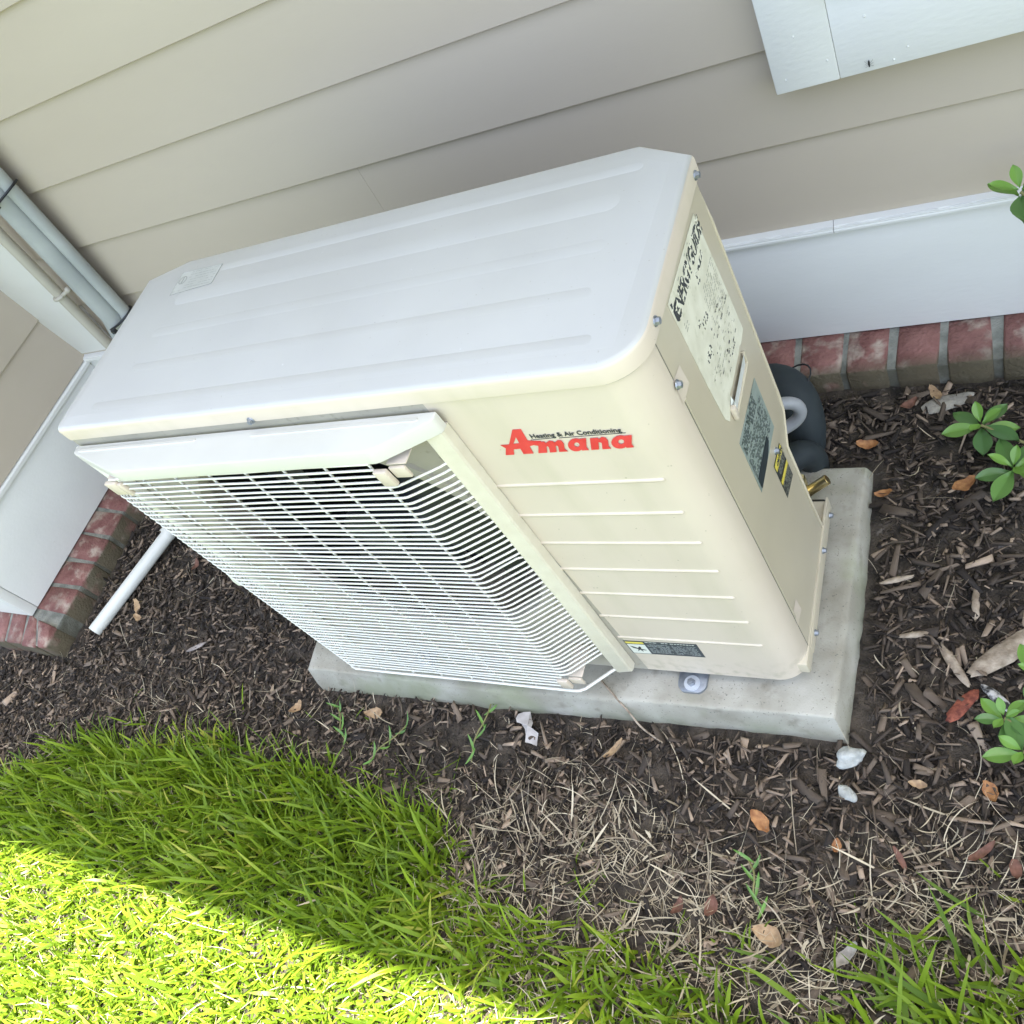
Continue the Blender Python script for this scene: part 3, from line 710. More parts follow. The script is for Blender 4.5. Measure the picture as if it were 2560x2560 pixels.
# yellow faded energy label on the side ----------------------------------
xs_ = X + .0004
el_ = [(.097, .742), (.160, .7395), (.2235, .7375), (.2285, .66), (.2330, .560), (.2130, .5575), (.2060, .5605), (.2000, .5585), (.150, .5590), (.1380, .5610), (.1320, .5575), (.1230, .5500), (.1120, .5460), (.1045, .5595), (.1005, .62)]
elab = shift(curve_mesh('energy_label', [el_], MS(0, 0, xs_), m_lab, ac, .00015))
bm = B(); vv = [bm.verts.new(p) for p in ((X + .0008, .1230, .548), (X + .0008, .137, .5595), (X + .004, .1345, .5475), (X + .005, .127, .541))]; bm.faces.new(vv); A('peeled_corner', bm, m_lgt, elab, smooth=False)
def worn(name, keep):
    m = mat(name, (.03, .035, .04), rough=.6)
    t = m.node_tree; P = t.nodes['Principled BSDF']
    n = t.nodes.new('ShaderNodeTexNoise'); n.inputs['Scale'].default_value = 150; n.inputs['Detail'].default_value = 1
    g = t.nodes.new('ShaderNodeNewGeometry'); t.links.new(g.outputs['Position'], n.inputs['Vector'])
    r = t.nodes.new('ShaderNodeValToRGB'); r.color_ramp.elements[0].position = keep; r.color_ramp.elements[1].position = keep + .02
    r.color_ramp.elements[0].color = (.03, .035, .04, 1); r.color_ramp.elements[1].color = (.72, .71, .59, 1)
    t.links.new(n.outputs[0], r.inputs[0]); t.links.new(r.outputs[0], P.inputs['Base Color']); return m
mw = worn('worn_black_print', .56); mw2 = worn('worn_thin_print', .52)
shift(text('label_heading', 'ENERGYGUIDE', .0262, MS(.1045, .7125, xs_ + .0003), mw, elab, bold=.0009, sx=.71))
shift(curve_mesh('label_block', [[(.1005, .716), (.1045, .712), (.1045, .736), (.1005, .738)]], MS(0, 0, xs_ + .0003), mw, elab))
for body, s, yy, zz in (('S', .022, .171, .690), ('15.0', .013, .121, .628), ('17.3', .013, .143, .655), ('20.', .008, .135, .668)):
    shift(text('label_print', body, s, MS(yy, zz, xs_ + .0003), mw2, elab, bold=.0002))
shift(curve_mesh('label_print', [[(.183, .702), (.206, .706), (.207, .7005), (.198, .698), (.184, .698)]], MS(0, 0, xs_ + .0003), mw, elab))
def dashes(parent, M, m, x0, x1, z0, z1, pitch, h, fill=.7, name='label_text'):
    bm = B(); z = z1
    while z > z0:
        x = x0
        while x < x1:
            l = R_.uniform(.0015, .007)
            if R_.random() < fill:
                xe = min(x + l, x1); v = [bm.verts.new(M @ Vector((a, b, 0))) for a, b in ((x, z), (xe, z), (xe, z + h), (x, z + h))]; bm.faces.new(v)
            x += l + R_.uniform(.0008, .0025)
        z -= pitch
    o = A(name, bm, m, parent, smooth=False); o['kind'] = 'stuff'; return o
Me = MS(0, 0, xs_ + .0006)
dashes(elab, Me, m_inkg, .170, .222, .622, .680, .0042, .0007, .75)
dashes(elab, Me, m_inkg, .128, .220, .585, .612, .0055, .0007, .3)
dashes(elab, Me, m_inkg, .108, .130, .690, .706, .0045, .0008, .4)
dashes(elab, Me, mw2, .118, .225, .566, .640, .0085, .0012, .22)
dashes(elab, Me, mw2, .165, .200, .574, .590, .0050, .0022, .6)
dashes(elab, Me, m_inkg, .12, .224, .728, .735, .0050, .0008, .35)
# rating plate ------------------------------------------------------------
pl_ = shift(curve_mesh('rating_plate', [[(.1105, .4085), (.2120, .4035), (.2120, .499), (.1110, .507)]], MS(0, 0, xs_), m_plate, ac, .00015))
Mp = MS(0, 0, xs_ + .0006); mpt = mat('plate_print', (.045, .06, .06), rough=.5)
dashes(pl_, Mp, mpt, .114, .188, .4780, .4985, .0040, .0022, .85)
dashes(pl_, Mp, mpt, .114, .205, .4330, .4730, .0033, .0013, .8)
dashes(pl_, Mp, mpt, .156, .207, .4150, .4300, .0040, .0016, .6)
dashes(pl_, Mp, mpt, .114, .150, .4120, .4300, .0036, .0015, .6)
shift(curve_mesh('plate_block', [[(.114, .412), (.1165, .410), (.152, .409), (.168, .411), (.181, .416), (.181, .427), (.116, .430)]], MS(0, 0, xs_ + .0009), mat('plate_dark_block', (.025, .035, .04), rough=.45), pl_, .00005))
# yellow and black caution label
cl = shift(curve_mesh('caution_label', [[(.1690, .3065), (.2105, .2995), (.2080, .3745), (.1675, .3805)]], MS(0, 0, xs_), mat('caution_black', (.03, .034, .034), rough=.45), ac, .00015))
shift(curve_mesh('caution_band', [[(.1685, .3655), (.2070, .3595), (.2070, .3735), (.1680, .3790)]], Mp, m_yel, cl, .00005))
shift(curve_mesh('caution_band', [[(.1690, .3350), (.2085, .3290), (.2085, .3375), (.1690, .3435)]], Mp, m_yel, cl, .00005))
shift(text('caution_print', 'CAUTION', .0095, MS(.1755, .3675, xs_ + .0009) @ Matrix.Rotation(-.14, 4, 'Z'), m_ink, cl, bold=.0003, sx=.75))
mct = mat('caution_text', (.30, .30, .24), rough=.6)
dashes(cl, MS(0, 0, xs_ + .0009) @ Matrix.Rotation(-.14, 4, 'Z') @ Matrix.Translation((-.048, .026, 0)), mct, .170, .208, .3430, .3610, .0031, .0014, .85)
dashes(cl, MS(0, 0, xs_ + .0009) @ Matrix.Rotation(-.14, 4, 'Z') @ Matrix.Translation((-.048, .026, 0)), mct, .170, .209, .3050, .3270, .0031, .0014, .85)
# clear label on the lid -----------------------------------------------------
zl = ZT + .00058
fl = shift(curve_mesh('lid_label', [[(.0850, .2300), (.1690, .2360), (.1690, .2730), (.0850, .2740)]], MT(0, 0, zl), m_clear, ac, .0001))
ring = ell(.0955, .2570, .0078, .0078, 28)
shift(curve_mesh('prohibition_ring', [ring, ell(.0955, .2570, .0068, .0068, 28)], MT(0, 0, zl + .0003), m_inkg, fl, .00005))
shift(curve_mesh('prohibition_bar', [[(.0948, .2510), (.0962, .2510), (.0962, .2630), (.0948, .2630)]], MT(0, 0, zl + .0003), m_inkg, fl, .00005))
dashes(fl, MT(0, 0, zl + .0004), m_inkg, .108, .165, .2350, .2700, .0052, .0007, .8)
dashes(fl, MT(0, 0, zl + .0004), m_inkg, .086, .103, .2325, .2350, .0040, .0007, .9)
bm = B()
for a, b, c, d in ((.085, .230, .169, .236), (.169, .236, .169, .273), (.169, .273, .085, .274), (.085, .274, .085, .230)): tube(bm, [(a, b, zl), (c, d, zl)], .00028, 4)
A('label_edge', bm, m_inkg, fl)

# ------------------------------------------------------------------ pipes behind the unit
t = thing('insulated_pipe', 'thick black foam-wrapped pipes curving behind the right rear of the unit', 'pipe', (.80, .42, .03))
T_(obj('foam_wrap', tube(B(), smooth_path([(.68, .53, .10), (.745, .505, .150), (.780, .485, .143), (.792, .46, .10), (.782, .44, .04), (.77, .43, .0)]), .034, 18), m_blackfoam, t, ang=60), t)
T_(obj('foam_wrap', tube(B(), smooth_path([(.76, .36, .08), (.785, .385, .105), (.805, .40, .08), (.80, .41, .03), (.79, .41, 0)]), .024, 16), m_blackfoam, t, ang=60), t)
lp = [(.782 + .038 * math.cos(a), .487 + .038 * math.sin(a), .165) for a in np.linspace(0, 2 * math.pi, 20)]
T_(obj('zip_tie', tube(B(), [(x - .012, y + .02, z - .02 + (x - .80) * .6) for x, y, z in lp], .0015, 6, cap=False), m_black, t), t)
t = thing('conduit_loop', 'grey plastic conduit looping out behind the unit beside the black foam pipe', 'conduit', (.81, .37, .2))
T_(obj('loop', tube(B(), smooth_path([(.745, .335, .268), (.793, .350, .276), (.824, .360, .269), (.830, .362, .240), (.809, .355, .218), (.75, .330, .214)], 3), .0095, 18), m_loop, t, ang=60), t)

# ------------------------------------------------------------------ PVC drain pipe
t = thing('drain_pipe', 'white PVC drain pipe lying on the mulch at the left of the unit', 'pipe', (-.86, -.005, .035))
d = Vector((.106, .281, .0)).normalized(); p0 = Vector((-.862, -.003, .052)); p1 = p0 + d * .36 + Vector((0, 0, .012)); 
bm = tube(B(), [p0, p0 + d * .002, p1], .0168, 28, cap=False); tube(bm, [p1, p0 + d * .001], .0140, 28, cap=False)
r0 = [v for v in bm.verts]
o = T_(obj('pipe', bm, m_pvc, t, ang=50), t)
ring_ = B(); n = 28; a_ = d.cross(Vector((0, 0, 1))).normalized(); b_ = a_.cross(d).normalized()
ri = [[ring_.verts.new(p0 + (a_ * math.cos(2 * math.pi * k / n) + b_ * math.sin(2 * math.pi * k / n)) * r) for k in range(n)] for r in (.0168, .0140)]
for k in range(n): ring_.faces.new((ri[0][k], ri[0][(k + 1) % n], ri[1][(k + 1) % n], ri[1][k]))
T_(obj('pipe_end', ring_, m_pvc, t), t)
T_(obj('coupling', tube(B(), [p1 - d * .075, p1 - d * .02, p1 + Vector((.0, .01, .03)), p1 + Vector((.03, .04, .12)), p1 + Vector((.05, .12, .16))], .0200, 24), m_pvc, t, ang=60), t)

# ------------------------------------------------------------------ vegetation and litter, all from numpy
def mesh_np(name, V, F, tint, m, smooth=False):
    me = bpy.data.meshes.new(name); me.vertices.add(len(V)); me.vertices.foreach_set('co', V.astype(np.float32).ravel())
    k = F.shape[1]; me.loops.add(F.size); me.loops.foreach_set('vertex_index', F.astype(np.int32).ravel())
    me.polygons.add(len(F)); me.polygons.foreach_set('loop_start', np.arange(0, F.size, k, dtype=np.int32)); me.polygons.foreach_set('loop_total', np.full(len(F), k, dtype=np.int32))
    a = me.attributes.new('tint', 'FLOAT', 'POINT'); a.data.foreach_set('value', tint.astype(np.float32))
    me.update(calc_edges=True)
    if smooth: me.polygons.foreach_set('use_smooth', [True] * len(F))
    return fin(name, me, m)
EX = np.array([-2.5, -1.6, -.995, -.842, -.638, -.357, -.13, .067, .23, .307, .349, .446, .575, .697, .846, .973, 1.03, 1.103, 1.3, 2.5])
EY = np.array([-.46, -.43, -.395, -.292, -.225, -.190, -.205, -.218, -.232, -.29, -.36, -.365, -.35, -.36, -.40, -.37, -.325, -.29, -.28, -.3])
def lawn(x, y): return EYf(x) - y
def EYf(x): return np.interp(x, EX, EY)
def fbm(x, y, s, seed=0):
    r = np.random.default_rng(seed); v = 0
    for o in range(5):
        a, b, c, d = r.uniform(-1, 1, 4) * s * 1.6 ** o; v = v + np.sin(a * x + b * y + c * 9) * np.cos(d * x - a * y + b * 5) / 1.3 ** o
    return v
def inside_pad(x, y): return (x > -.15) & (x < .91) & (y > -.065) & (y < .41)
def blocked(x, y): return inside_pad(x, y) | ((y > .55) & (x > -.95)) | ((x < -.936) & (y > -.075))
def blades(name, x, y, L, Wd_, az, lean, curl, tint, m, seg=4, z0=None, twist=None, bend=None):
    n = len(x); s = np.linspace(0, 1, seg + 1)[None, :]
    th = lean[:, None] + curl[:, None] * s            # angle from vertical
    dl = L[:, None] / seg
    dh = np.sin(th) * dl; dz = np.cos(th) * dl
    h = np.concatenate([np.zeros((n, 1)), np.cumsum(dh[:, 1:], 1)], 1); zz = np.concatenate([np.zeros((n, 1)), np.cumsum(dz[:, 1:], 1)], 1)
    z0 = gz(x, y) - .002 if z0 is None else z0
    if bend is None: cx = x[:, None] + h * np.cos(az)[:, None]; cy = y[:, None] + h * np.sin(az)[:, None]
    else:
        aa = az[:, None] + bend[:, None] * s; dd = np.diff(h, axis=1, prepend=0)
        cx = x[:, None] + np.cumsum(dd * np.cos(aa), 1); cy = y[:, None] + np.cumsum(dd * np.sin(aa), 1)
    cz = np.maximum(z0[:, None] + zz, gz(x, y)[:, None] + .0005)
    wp = np.where(s < .7, 1, (1 - s) / .3 * .9 + .1) * np.where(s < .08, .75, 1) * Wd_[:, None] / 2
    tw = az + (np.pi / 2 if twist is None else np.pi / 2 + twist)
    px = -np.cos(tw)[:, None] * wp; py = -np.sin(tw)[:, None] * wp
    Lf = np.stack([cx + px, cy + py, cz], -1); Rt = np.stack([cx - px, cy - py, cz], -1)
    V = np.stack([Lf, Rt], 2).reshape(-1, 3)          # n,(seg+1),2
    b = (np.arange(n) * (seg + 1) * 2)[:, None]; k = np.arange(seg)[None, :] * 2
    F = np.stack([b + k, b + k + 1, b + k + 3, b + k + 2], -1).reshape(-1, 4)
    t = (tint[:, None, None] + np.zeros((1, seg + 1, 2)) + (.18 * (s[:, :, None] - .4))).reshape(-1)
    return mesh_np(name, V, F, np.clip(t, 0, 1), m, True)
def scatter(n, x0, x1, y0, y1): return NP.uniform(x0, x1, n), NP.uniform(y0, y1, n)

def make_lawn():
    X_, Y_, L_, W_, A_, LE, C_, T_2 = [], [], [], [], [], [], [], []
    def add(x, y, L, Wv, az, le, cu, ti):
        for a, b in zip((X_, Y_, L_, W_, A_, LE, C_, T_2), (x, y, L, Wv, az, le, cu, ti)): a.append(b)
    # tall blades
    x, y = scatter(56000, -1.75, 1.75, -1.25, -.15)
    d = lawn(x, y) + .022 * fbm(x, y, 14, 3)
    dens = np.clip(d / .03, 0, 1) * (1 + np.clip((x - .22) / .2, 0, 1) * (np.clip(.08 + d / .055, 0, 1) * np.clip(.85 + .45 * fbm(x, y, 9, 5), .45, 1) - 1))
    far = np.clip(1.3 - np.hypot(x - .2, y + .5) / 2.2, .25, 1)
    k = NP.uniform(0, 1, len(x)) < dens * far; x, y, d = x[k], y[k], d[k]; n = len(x)
    sunny = y < -.47 + .03 * fbm(x, y, 6, 8)
    L = np.where(sunny, NP.gamma(5, .0072, n), NP.gamma(7, .0096, n)) * np.where(x > .35, .8, 1.0) * np.clip(.55 + d / .1, .5, 1)
    add(x, y, np.clip(L, .012, .13), NP.normal(.0048, .0013, n).clip(.002, .009), NP.uniform(0, 2 * np.pi, n), NP.beta(2, 3, n) * .75, NP.beta(2, 2.2, n) * 1.15, np.clip(NP.beta(2.2, 2.6, n) + .07 * fbm(x, y, 5, 2), 0, .97))
    # low mat of short leaves that closes the sward
    x, y = scatter(56000, -1.75, 1.75, -1.25, -.15)
    d = lawn(x, y) + .022 * fbm(x, y, 14, 3)
    dens = np.clip(d / .04, 0, 1) * np.where(x > .33, np.clip(.01 + (d - .01) / .09, 0, 1), 1); far = np.clip(1.3 - np.hypot(x - .2, y + .5) / 2.2, .25, 1)
    k = NP.uniform(0, 1, len(x)) < dens * far; x, y = x[k], y[k]; n = len(x)
    add(x, y, NP.gamma(5, .005, n).clip(.008, .05), NP.normal(.0045, .0010, n).clip(.0016, .007), NP.uniform(0, 2 * np.pi, n), NP.uniform(.1, 1.25, n), NP.normal(.2, .5, n), np.clip(NP.beta(2, 2.6, n) + .12 * (NP.uniform(0, 1, n) < .15), 0, 1))
    # loose outliers creeping into the mulch
    x, y = scatter(2600, -1.3, 1.3, -.45, -.05); d = lawn(x, y)
    k = (d < .02) & (d > -.14) & (NP.uniform(0, 1, len(x)) < np.exp(d / .03)) ; x, y = x[k], y[k]; n = len(x)
    add(x, y, NP.gamma(5, .009, n).clip(.015, .08), NP.normal(.0035, .0007, n).clip(.0015, .006), NP.uniform(0, 2 * np.pi, n), NP.uniform(.3, 1.1, n), NP.normal(.4, .4, n), np.clip(NP.beta(2, 3, n), 0, 1))
    # the long-bladed clump at the lower right
    n = 85; x = NP.normal(1.05, .06, n); y = NP.normal(-.355, .035, n)
    add(x, y, NP.uniform(.05, .13, n), NP.normal(.0058, .001, n).clip(.003, .008), NP.normal(2.4, 1.0, n), NP.uniform(.15, .8, n), NP.uniform(.2, 1.1, n), NP.beta(2, 4, n))
    a = [np.concatenate(q) for q in (X_, Y_, L_, W_, A_, LE, C_, T_2)]
    k = ~blocked(a[0], a[1]); a = [q[k] for q in a]
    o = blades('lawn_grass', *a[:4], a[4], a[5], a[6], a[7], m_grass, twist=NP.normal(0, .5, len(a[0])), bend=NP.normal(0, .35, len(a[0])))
    props(o, 'green broad-bladed lawn grass, half in the shade and half in bright sun', 'grass', None, 'stuff')
make_lawn()

def make_straw():
    x, y = scatter(60000, -1.6, 1.5, -1.0, .5)
    d = EYf(x) - y
    w1 = 1.7 * np.exp(-((y + .285) / .10) ** 2) * np.clip((x - .22) / .15, 0, 1) * np.clip(.6 + .6 * fbm(x, y, 7, 4), .1, 1)       # dead patch
    w2 = .16 * np.exp(-((d + .05) / .09) ** 2)                                                              # along the edge
    w3 = .03 * (d < 0); w4 = .10 * (d > 0) + .40 * ((d > 0) & (x > .3))
    k = (NP.uniform(0, 1, len(x)) < w1 + w2 + w3 + w4) & ~blocked(x, y); x, y = x[k], y[k]; n = len(x)
    L = NP.gamma(2.6, .015, n).clip(.008, .11); wv = NP.gamma(2.2, .00048, n).clip(.0005, .0042)
    az = NP.uniform(0, 2 * np.pi, n); le = NP.normal(1.35, .22, n).clip(.5, 1.62); cu = NP.normal(0, .55, n)
    o = blades('dry_grass', x, y, L, wv, az, le, cu, NP.beta(2.5, 1.8, n), m_straw, seg=6, z0=gz(x, y) + NP.uniform(.001, .013, n), twist=NP.normal(0, .25, n), bend=NP.normal(0, .9, n))
    props(o, 'straw-coloured dead grass strands scattered over the soil', 'dry grass', None, 'stuff')
    # upright dry clippings in the sunny lawn
    x, y = scatter(9000, -1.6, 1.2, -1.2, -.3); d = EYf(x) - y
    k = (d > .02) & (NP.uniform(0, 1, len(x)) < .35); x, y = x[k], y[k]; n = len(x)
    o = blades('lawn_thatch', x, y, NP.gamma(4, .006, n).clip(.008, .05), NP.normal(.0017, .0005, n).clip(.0008, .003), NP.uniform(0, 6.28, n), NP.uniform(.2, 1.4, n), NP.normal(.2, .4, n), NP.beta(3, 1.6, n), m_straw, z0=gz(x, y) + NP.uniform(0, .012, n))
    props(o, 'pale dry thatch between the green blades of the lawn', 'thatch', None, 'stuff')
make_straw()

def chips(name, n, x0, x1, y0, y1, keep, ls, label, ar=(.12, .42)):
    x, y = scatter(n, x0, x1, y0, y1); k = keep(x, y) & ~blocked(x, y); x, y = x[k], y[k]; n = len(x)
    L = NP.gamma(ls[0], ls[1], n).clip(.004, .06) / 2; Wv = (L * NP.uniform(ar[0], ar[1], n)).clip(.0005, .008); H = NP.uniform(.0006, .0026, n)
    base = np.array([[-1, -1, -1], [1, -.6, -1], [1, .6, -1], [-1, 1, -1], [-.9, -.8, 1], [.85, -.5, 1], [.95, .5, 1], [-.8, .9, 1]], float)
    P = base[None] * (1 + NP.uniform(-.25, .25, (n, 8, 3))); P[:, :, 0] *= L[:, None]; P[:, :, 1] *= Wv[:, None]; P[:, :, 2] *= H[:, None]
    bend = NP.normal(0, .12, n)[:, None] * (P[:, :, 0] ** 2) / L[:, None]; P[:, :, 1] += bend
    pit = NP.normal(0, .32, n)[:, None]; rol = NP.normal(0, .35, n)[:, None]; az = NP.uniform(0, 2 * np.pi, n)[:, None]
    X_, Y_, Z_ = P[..., 0], P[..., 1], P[..., 2]
    Y_, Z_ = Y_ * np.cos(rol) - Z_ * np.sin(rol), Y_ * np.sin(rol) + Z_ * np.cos(rol)
    X_, Z_ = X_ * np.cos(pit) - Z_ * np.sin(pit), X_ * np.sin(pit) + Z_ * np.cos(pit)
    X2 = X_ * np.cos(az) - Y_ * np.sin(az) + x[:, None]; Y2 = X_ * np.sin(az) + Y_ * np.cos(az) + y[:, None]
    Z2 = Z_ + gz(x, y)[:, None] + NP.uniform(-.002, .013, n)[:, None]
    V = np.stack([X2, Y2, Z2], -1).reshape(-1, 3)
    q = np.array([[0, 3, 2, 1], [4, 5, 6, 7], [0, 1, 5, 4], [1, 2, 6, 5], [2, 3, 7, 6], [3, 0, 4, 7]])
    F = (q[None] + (np.arange(n) * 8)[:, None, None]).reshape(-1, 4)
    ti = np.clip(NP.beta(.9, 3.8, n) + (NP.uniform(0, 1, n) < .08) * NP.uniform(.25, .8, n), 0, 1)
    o = mesh_np(name, V, F, np.repeat(ti, 8), m_mulch)
    props(o, label, 'mulch', None, 'stuff')
def kd(x, y):
    d = EYf(x) - y; thin = np.where((fbm(x, y, 6, 21) > .9) & (y < .02), .3, 1) * (1 - .75 * np.exp(-(((x - .27) / .12) ** 2 + ((y + .125) / .045) ** 2)))
    return NP.uniform(0, 1, len(x)) < np.where(d < 0, 1.0, np.where(x > .3, np.clip(.75 - d / .25, 0, 1), np.clip(.3 - d / .1, 0, 1))) * thin
chips('bark_mulch', 44000, -1.7, 1.75, -.7, .56, kd, (2.6, .0050), 'dark brown shredded bark mulch covering the bed round the slab')
chips('bark_fibre', 30000, -1.7, 1.75, -.7, .56, kd, (3.0, .0058), 'fine shredded bark fibres strewn through the mulch', (.035, .10))
chips('coarse_bark', 800, .86, 1.75, -.45, .56, lambda x, y: NP.uniform(0, 1, len(x)) < .9, (6, .0055), 'larger weathered bark pieces in the bed right of the slab')

# litter: single leaves, stones, chunks ------------------------------------
def leaf_mesh(L, Wv, curl=.25, n=7, ragged=.06, seed=0, tipw=0):
    r = random.Random(seed); bm = B(); rows = []
    for i in range(n + 1):
        s = i / n; wd = Wv / 2 * (math.sin(math.pi * min(1, s * .92 + .06)) ** .75) * (1 + r.uniform(-ragged, ragged))
        zc = curl * L * (s - .5) ** 2 * 1.6
        rows.append([bm.verts.new((L * (s - .5), wd * q, zc + abs(q) * Wv * .16 * (1 + r.uniform(-.5, .5)))) for q in (-1, -.5, 0, .5, 1)])
    for i in range(n):
        for k in range(4): bm.faces.new((rows[i][k], rows[i + 1][k], rows[i + 1][k + 1], rows[i][k + 1]))
    return bm
def lay(name, bm, m, x, y, h, rz, tilt, label, cat, group=None):
    o = obj(name, bm, m, None, ang=60); o.location = (x, y, float(gz(x, y)) + h); o.rotation_euler = (tilt[0], tilt[1], rz)
    props(o, label, cat, group); return o
LV = [(.883, .440, .032, .020, m_dl1, 'orange dead leaf lying at the rear corner of the slab'),
      (1.027, .356, .036, .025, m_dl1, 'largest rust-orange dead leaf on mulch below the azalea sprig'),
      (.914, .347, .026, .016, m_dl1, 'small orange leaf on the mulch just right of the slab edge'),
      (.785, -.177, .034, .023, m_dl1, 'pinkish-orange dead leaf in the straw below the mounting foot'),
      (.889, -.193, .018, .013, m_dl1, 'tiny orange leaf scrap right of the pinkish-orange leaf'),
      (1.068, -.094, .028, .020, m_dl1, 'orange dead leaf with a hole near the right azalea leaves'),
      (.982, -.096, .022, .012, m_dl2, 'bright orange-tan curled leaf among bark chips'),
      (.819, -.321, .040, .030, m_dl2, 'folded tan and orange leaf in the grass at lower right'),
      (1.059, -.172, .038, .012, m_dl3, 'long dark brown curled leaf at the right edge of the bed'),
      (.979, .536, .034, .018, m_dl2, 'tan crinkled leaf on mulch close to the brick ledge'),
      (.940, .515, .03, .016, m_dl3, 'reddish brown leaf on mulch beside the tan crinkled leaf'),
      (.967, -.195, .030, .010, m_dl3, 'narrow brown leaf below the bark chips'),
      (1.095, -.185, .022, .018, m_dl3, 'dark pink-brown leaf at the far right edge of the bed'),
      (-.765, .075, .045, .022, m_dl2, 'pale tan leaf on mulch beside the white drain pipe'),
      (-.742, .045, .032, .017, m_dl2, 'smaller tan leaf on mulch below the drain pipe leaf'),
      (-.640, .20, .030, .018, m_dl3, 'reddish leaf on mulch under the left edge of the wire guard'),
      (.690, -.310, .026, .015, m_dl3, 'brown leaf half hidden in the straw patch'),
      (.912, -.324, .045, .016, m_dl4, 'silvery grey dry leaf in the straw at the bottom'),
      (.735, -.30, .028, .02, m_dl3, 'dull brown leaf among straw left of the folded leaf'),
      (.545, -.106, .04, .016, m_dl2, 'pale dried leaf against the front edge of the slab'),
      (-.15, -.11, .03, .02, m_dl2, 'cream dead leaf near the left front corner of the slab'),
      (.05, -.10, .036, .022, m_dl2, 'crumpled tan leaf against the middle of the slab front')]
for i, (x, y, l, wv, m, lab) in enumerate(LV):
    lay('dead_leaf', leaf_mesh(l * 1.05, wv * .9, R_.uniform(.2, .9), ragged=.15, seed=i), m, x, y, .013, R_.uniform(0, 6.28), (R_.uniform(-.25, .25), R_.uniform(-.2, .2)), lab, 'leaf')
def lump(rx, ry, rz, seed, sub=3, rough=.25):
    bm = B(); bmesh.ops.create_icosphere(bm, subdivisions=sub, radius=1); r = random.Random(seed); ph = [(Vector((r.gauss(0, 1), r.gauss(0, 1), r.gauss(0, 1))) * 2.2, r.uniform(0, 6)) for _ in range(7)]
    for v in bm.verts:
        k = 1 + rough * sum(math.sin(v.co.dot(a) + b) for a, b in ph) / 3; v.co = Vector((v.co.x * rx * k, v.co.y * ry * k, v.co.z * rz * k))
    return bm
lay('white_stone', lump(.021, .016, .010, 3, rough=.35), m_stone, .893, -.070, .014, .6, (0, 0), 'chalky white lump on the mulch in front of the slab corner', 'stone')
lay('grey_stone', lump(.014, .009, .006, 5), m_stone, .894, -.121, .012, 2.4, (0, 0), 'small flat grey stone on mulch below the white lump', 'stone')
lay('mortar_crumb', lump(.036, .016, .006, 9, rough=.3), mat('old_mortar_crumb', (.26, .24, .20), (.36, .33, .27), rough=.9, scale=60, bump=1, bscale=200, bdist=.003), 1.0, .520, .008, .25, (0, 0), 'flat tan crumb of old mortar at the foot of the brick ledge', 'stone')
# torn paper
bm = B(); pr_ = [(-.030, .012), (-.022, .020), (-.012, .026), (-.006, .017), (.004, .012), (.010, .004), (.024, .002), (.026, -.010), (.030, -.018), (.020, -.019), (.012, -.022), (.004, -.013), (-.004, -.004), (-.016, .001), (-.022, -.001), (-.027, .004)]
v = [bm.verts.new((a, b, .004 * math.sin(a * 160) + .003 * math.cos(b * 220))) for a, b in pr_]; c = bm.verts.new((0, .004, .005))
for i in range(len(v)): bm.faces.new((v[i], v[(i + 1) % len(v)], c))
lay('paper_scrap', bm, m_paper, .377, -.089, .012, -.35, (.1, 0), 'torn whitish paper scrap lying in front of the slab', 'paper')
def chunk(L, Wv, H, seed):
    bm = B(); r = random.Random(seed); n = 7; rows = []
    for i in range(n + 1):
        s = i / n; k = (.55 + .45 * math.sin(math.pi * min(1, s * .9 + .08))) if 0 < i < n else .35
        rows.append([bm.verts.new((L * (s - .5) + r.uniform(-.003, .003), Wv / 2 * k * math.cos(a) * r.uniform(.85, 1.12), H / 2 * k * math.sin(a) * r.uniform(.8, 1.2))) for a in np.linspace(0, 2 * math.pi, 9)[:-1]])
    for i in range(n):
        for k in range(8): bm.faces.new((rows[i][k], rows[i][(k + 1) % 8], rows[i + 1][(k + 1) % 8], rows[i + 1][k]))
    bm.faces.new(rows[0][::-1]); bm.faces.new(rows[-1]); return bm
lay('driftwood_piece', chunk(.125, .030, .016, 1), m_wood, 1.088, .100, .016, .72, (0, 0), 'large weathered tan wood piece at the right edge of the bed', 'wood')
lay('red_wood_chip', chunk(.058, .019, .008, 2), m_redchip, 1.032, .017, .014, .95, (0, 0), 'reddish-orange dyed wood chip on dark mulch at right', 'wood chip')
lay('charred_wood_chip', chunk(.05, .015, .008, 3), m_whchip, 1.074, .030, .015, -.75, (0, 0), 'black and white streaked wood chip beside the red one', 'wood chip')
lay('bark_stick', chunk(.07, .014, .009, 4), m_wood, 1.02, .075, .012, -1.0, (0, 0), 'narrow tan splinter left of the large weathered wood piece', 'wood chip')
lay('bark_stick', chunk(.05, .011, .008, 6), m_wood, 1.045, .165, .012, 1.6, (0, 0), 'upright-looking tan splinter above the weathered wood piece', 'wood chip')
lay('bark_stick', chunk(.045, .010, .007, 7), m_wood, .940, .20, .012, .3, (0, 0), 'pale splinter on mulch beside the middle of the slab edge', 'wood chip')
lay('bark_stick', chunk(.045, .010, .007, 9), m_wood, .968, .115, .012, .2, (0, 0), 'tan splinter on mulch below the pale one', 'wood chip')
lay('bark_stick', chunk(.055, .012, .007, 10), mat('grey_bark', (.2, .17, .15), (.32, .28, .25), rough=.8, scale=80), -.52, -.005, .012, .5, (0, 0), 'greyish bark stick on mulch left of the slab', 'wood chip')
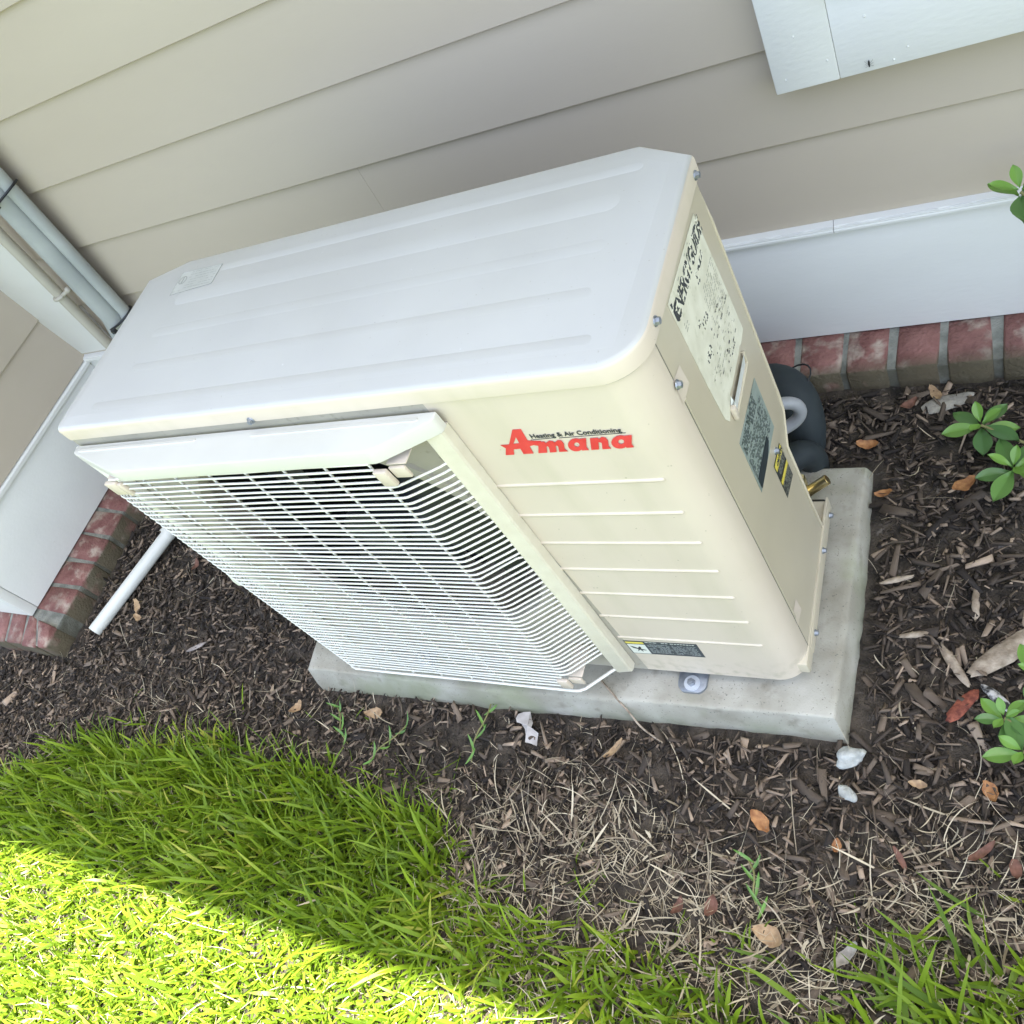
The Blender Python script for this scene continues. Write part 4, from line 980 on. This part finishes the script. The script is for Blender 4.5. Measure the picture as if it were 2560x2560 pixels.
# dry vine on the slab edge
bm = tube(B(), smooth_path([(.515, -.010, .0600), (.535, -.026, .0605), (.552, -.040, .058), (.566, -.051, .035), (.58, -.066, .014), (.62, -.085, .012)]), .0016, 6)
props(obj('dry_vine', bm, m_wood, ang=60), 'thin brown dry vine hanging over the front edge of the slab', 'vine')
# grass runners
for i, (x, y, rz, L, lab) in enumerate(((.290, -.105, 1.45, .11, 'green grass runner standing alone in the bare soil in front of the slab'), (.10, -.155, .9, .10, 'green grass runner reaching from the lawn to the bark left of the bare soil'), (-.02, -.13, 2.2, .08, 'short green runner near the left front of the slab'), (.79, -.265, 1.9, .07, 'small green shoot in the straw patch'))):
    t = thing('grass_runner', lab, 'weed', (x, y, float(gz(x, y)) + .006), rot=(0, 0, rz))
    pts = smooth_path([(-L / 2, 0, 0), (-L / 6, .006, .012), (L / 5, -.004, .014), (L / 2, .003, .008)])
    obj('stem', tube(B(), pts, .0013, 6), m_stem, t)
    for k in range(6):
        s = k / 5; o = obj('leaf', leaf_mesh(.030 + .008 * R_.random(), .0048, .3, seed=k), m_leafg, t)
        a = o.data.attributes.new('tint', 'FLOAT', 'POINT'); a.data.foreach_set('value', [R_.uniform(.3, .8)] * len(o.data.vertices))
        an = (1 if k % 2 else -1) * R_.uniform(.4, .9); o.location = (-L / 2 + L * s + .010 * math.cos(an), .010 * math.sin(an), .012); o.rotation_euler = (R_.uniform(-.3, .3), -.35, an)
# azaleas ----------------------------------------------------------------
def azalea(root, heads, label, side=()):
    rx, ry = root; rz = float(gz(rx, ry)); t = thing('azalea_plant', label, 'plant', (rx, ry, rz), group=None)
    for hi, (hx, hy, hz, n, L, bright) in enumerate(heads):
        c = Vector((hx - rx, hy - ry, hz - rz))
        obj('stem', tube(B(), smooth_path([(0, 0, 0), (c.x * .35, c.y * .35, c.z * .75), (c.x * .8, c.y * .8, c.z * .93), c]), .0022, 7), m_stem, t)
        for k in range(n):
            a = k * 2.4 + hi; inner_ = k >= n - 3
            l = L * (R_.uniform(.55, .7) if inner_ else R_.uniform(.85, 1.12))
            bm = B(); N_ = 8; rows = []
            for i in range(N_ + 1):
                s = i / N_; wd = l * .235 * max(.03, (math.sin(math.pi * s ** 1.25)) ** .8) ; zc = -l * .18 * s * s
                rows.append([bm.verts.new((l * s, wd * q, zc + abs(q) ** 1.5 * l * .055)) for q in (-1, -.5, -.06, .06, .5, 1)])
                for vq in (rows[-1][2], rows[-1][3]): vq.co.z -= l * .012
            for i in range(N_):
                for q in range(5): bm.faces.new((rows[i][q], rows[i + 1][q], rows[i + 1][q + 1], rows[i][q + 1]))
            o = obj('leaf', bm, m_leafg, t, ang=80)
            ti = min(1, max(0, R_.gauss(.8 if (k in bright or inner_) else .22, .08)))
            at_ = o.data.attributes.new('tint', 'FLOAT', 'POINT'); at_.data.foreach_set('value', [ti] * len(o.data.vertices))
            o.location = c + Vector((math.cos(a) * .003, math.sin(a) * .003, (.004 if inner_ else -.010 + .0015 * k)))
            o.rotation_euler = (R_.uniform(-.2, .2), -(.75 if inner_ else R_.uniform(.05, .40)), a)
azalea((1.19, .36), [(1.050, .436, .085, 9, .052, (0, 4)), (1.092, .362, .075, 9, .052, (2, 5))], 'azalea plant with two leafy heads on the right beside the slab rear')
azalea((1.26, .48), [(1.112, .575, .392, 7, .056, (1,)), (1.21, .50, .34, 8, .045, (2,))], 'azalea plant whose leaves poke in before the white drip cap')
azalea((1.19, -.06), [(1.084, -.016, .070, 9, .034, (0, 1, 3)), (1.105, -.058, .075, 7, .046, (1, 2, 4)), (1.120, .045, .075, 6, .040, (0, 2))], 'azalea plant with bright small leaves at the lower right edge')
# mosquito-like insect on the window trim
t = thing('crane_fly', 'tiny dark fly resting on the white window apron', 'insect', (.956, .6245, .592))
obj('body', tube(B(), [(0, 0, -.004), (0, -.001, 0), (.0004, -.001, .005)], .001, 6, rs=[.0006, .0012, .0009]), m_black, t)
for k in range(6):
    s = 1 if k % 2 else -1; zz = (k // 2 - 1) * .0022
    obj('leg', tube(B(), [(0, -.001, zz), (s * .0025, -.003, zz + .001), (s * .0048, .001, zz + .0022 * (k // 2 - 1))], .00011, 4), m_black, t)
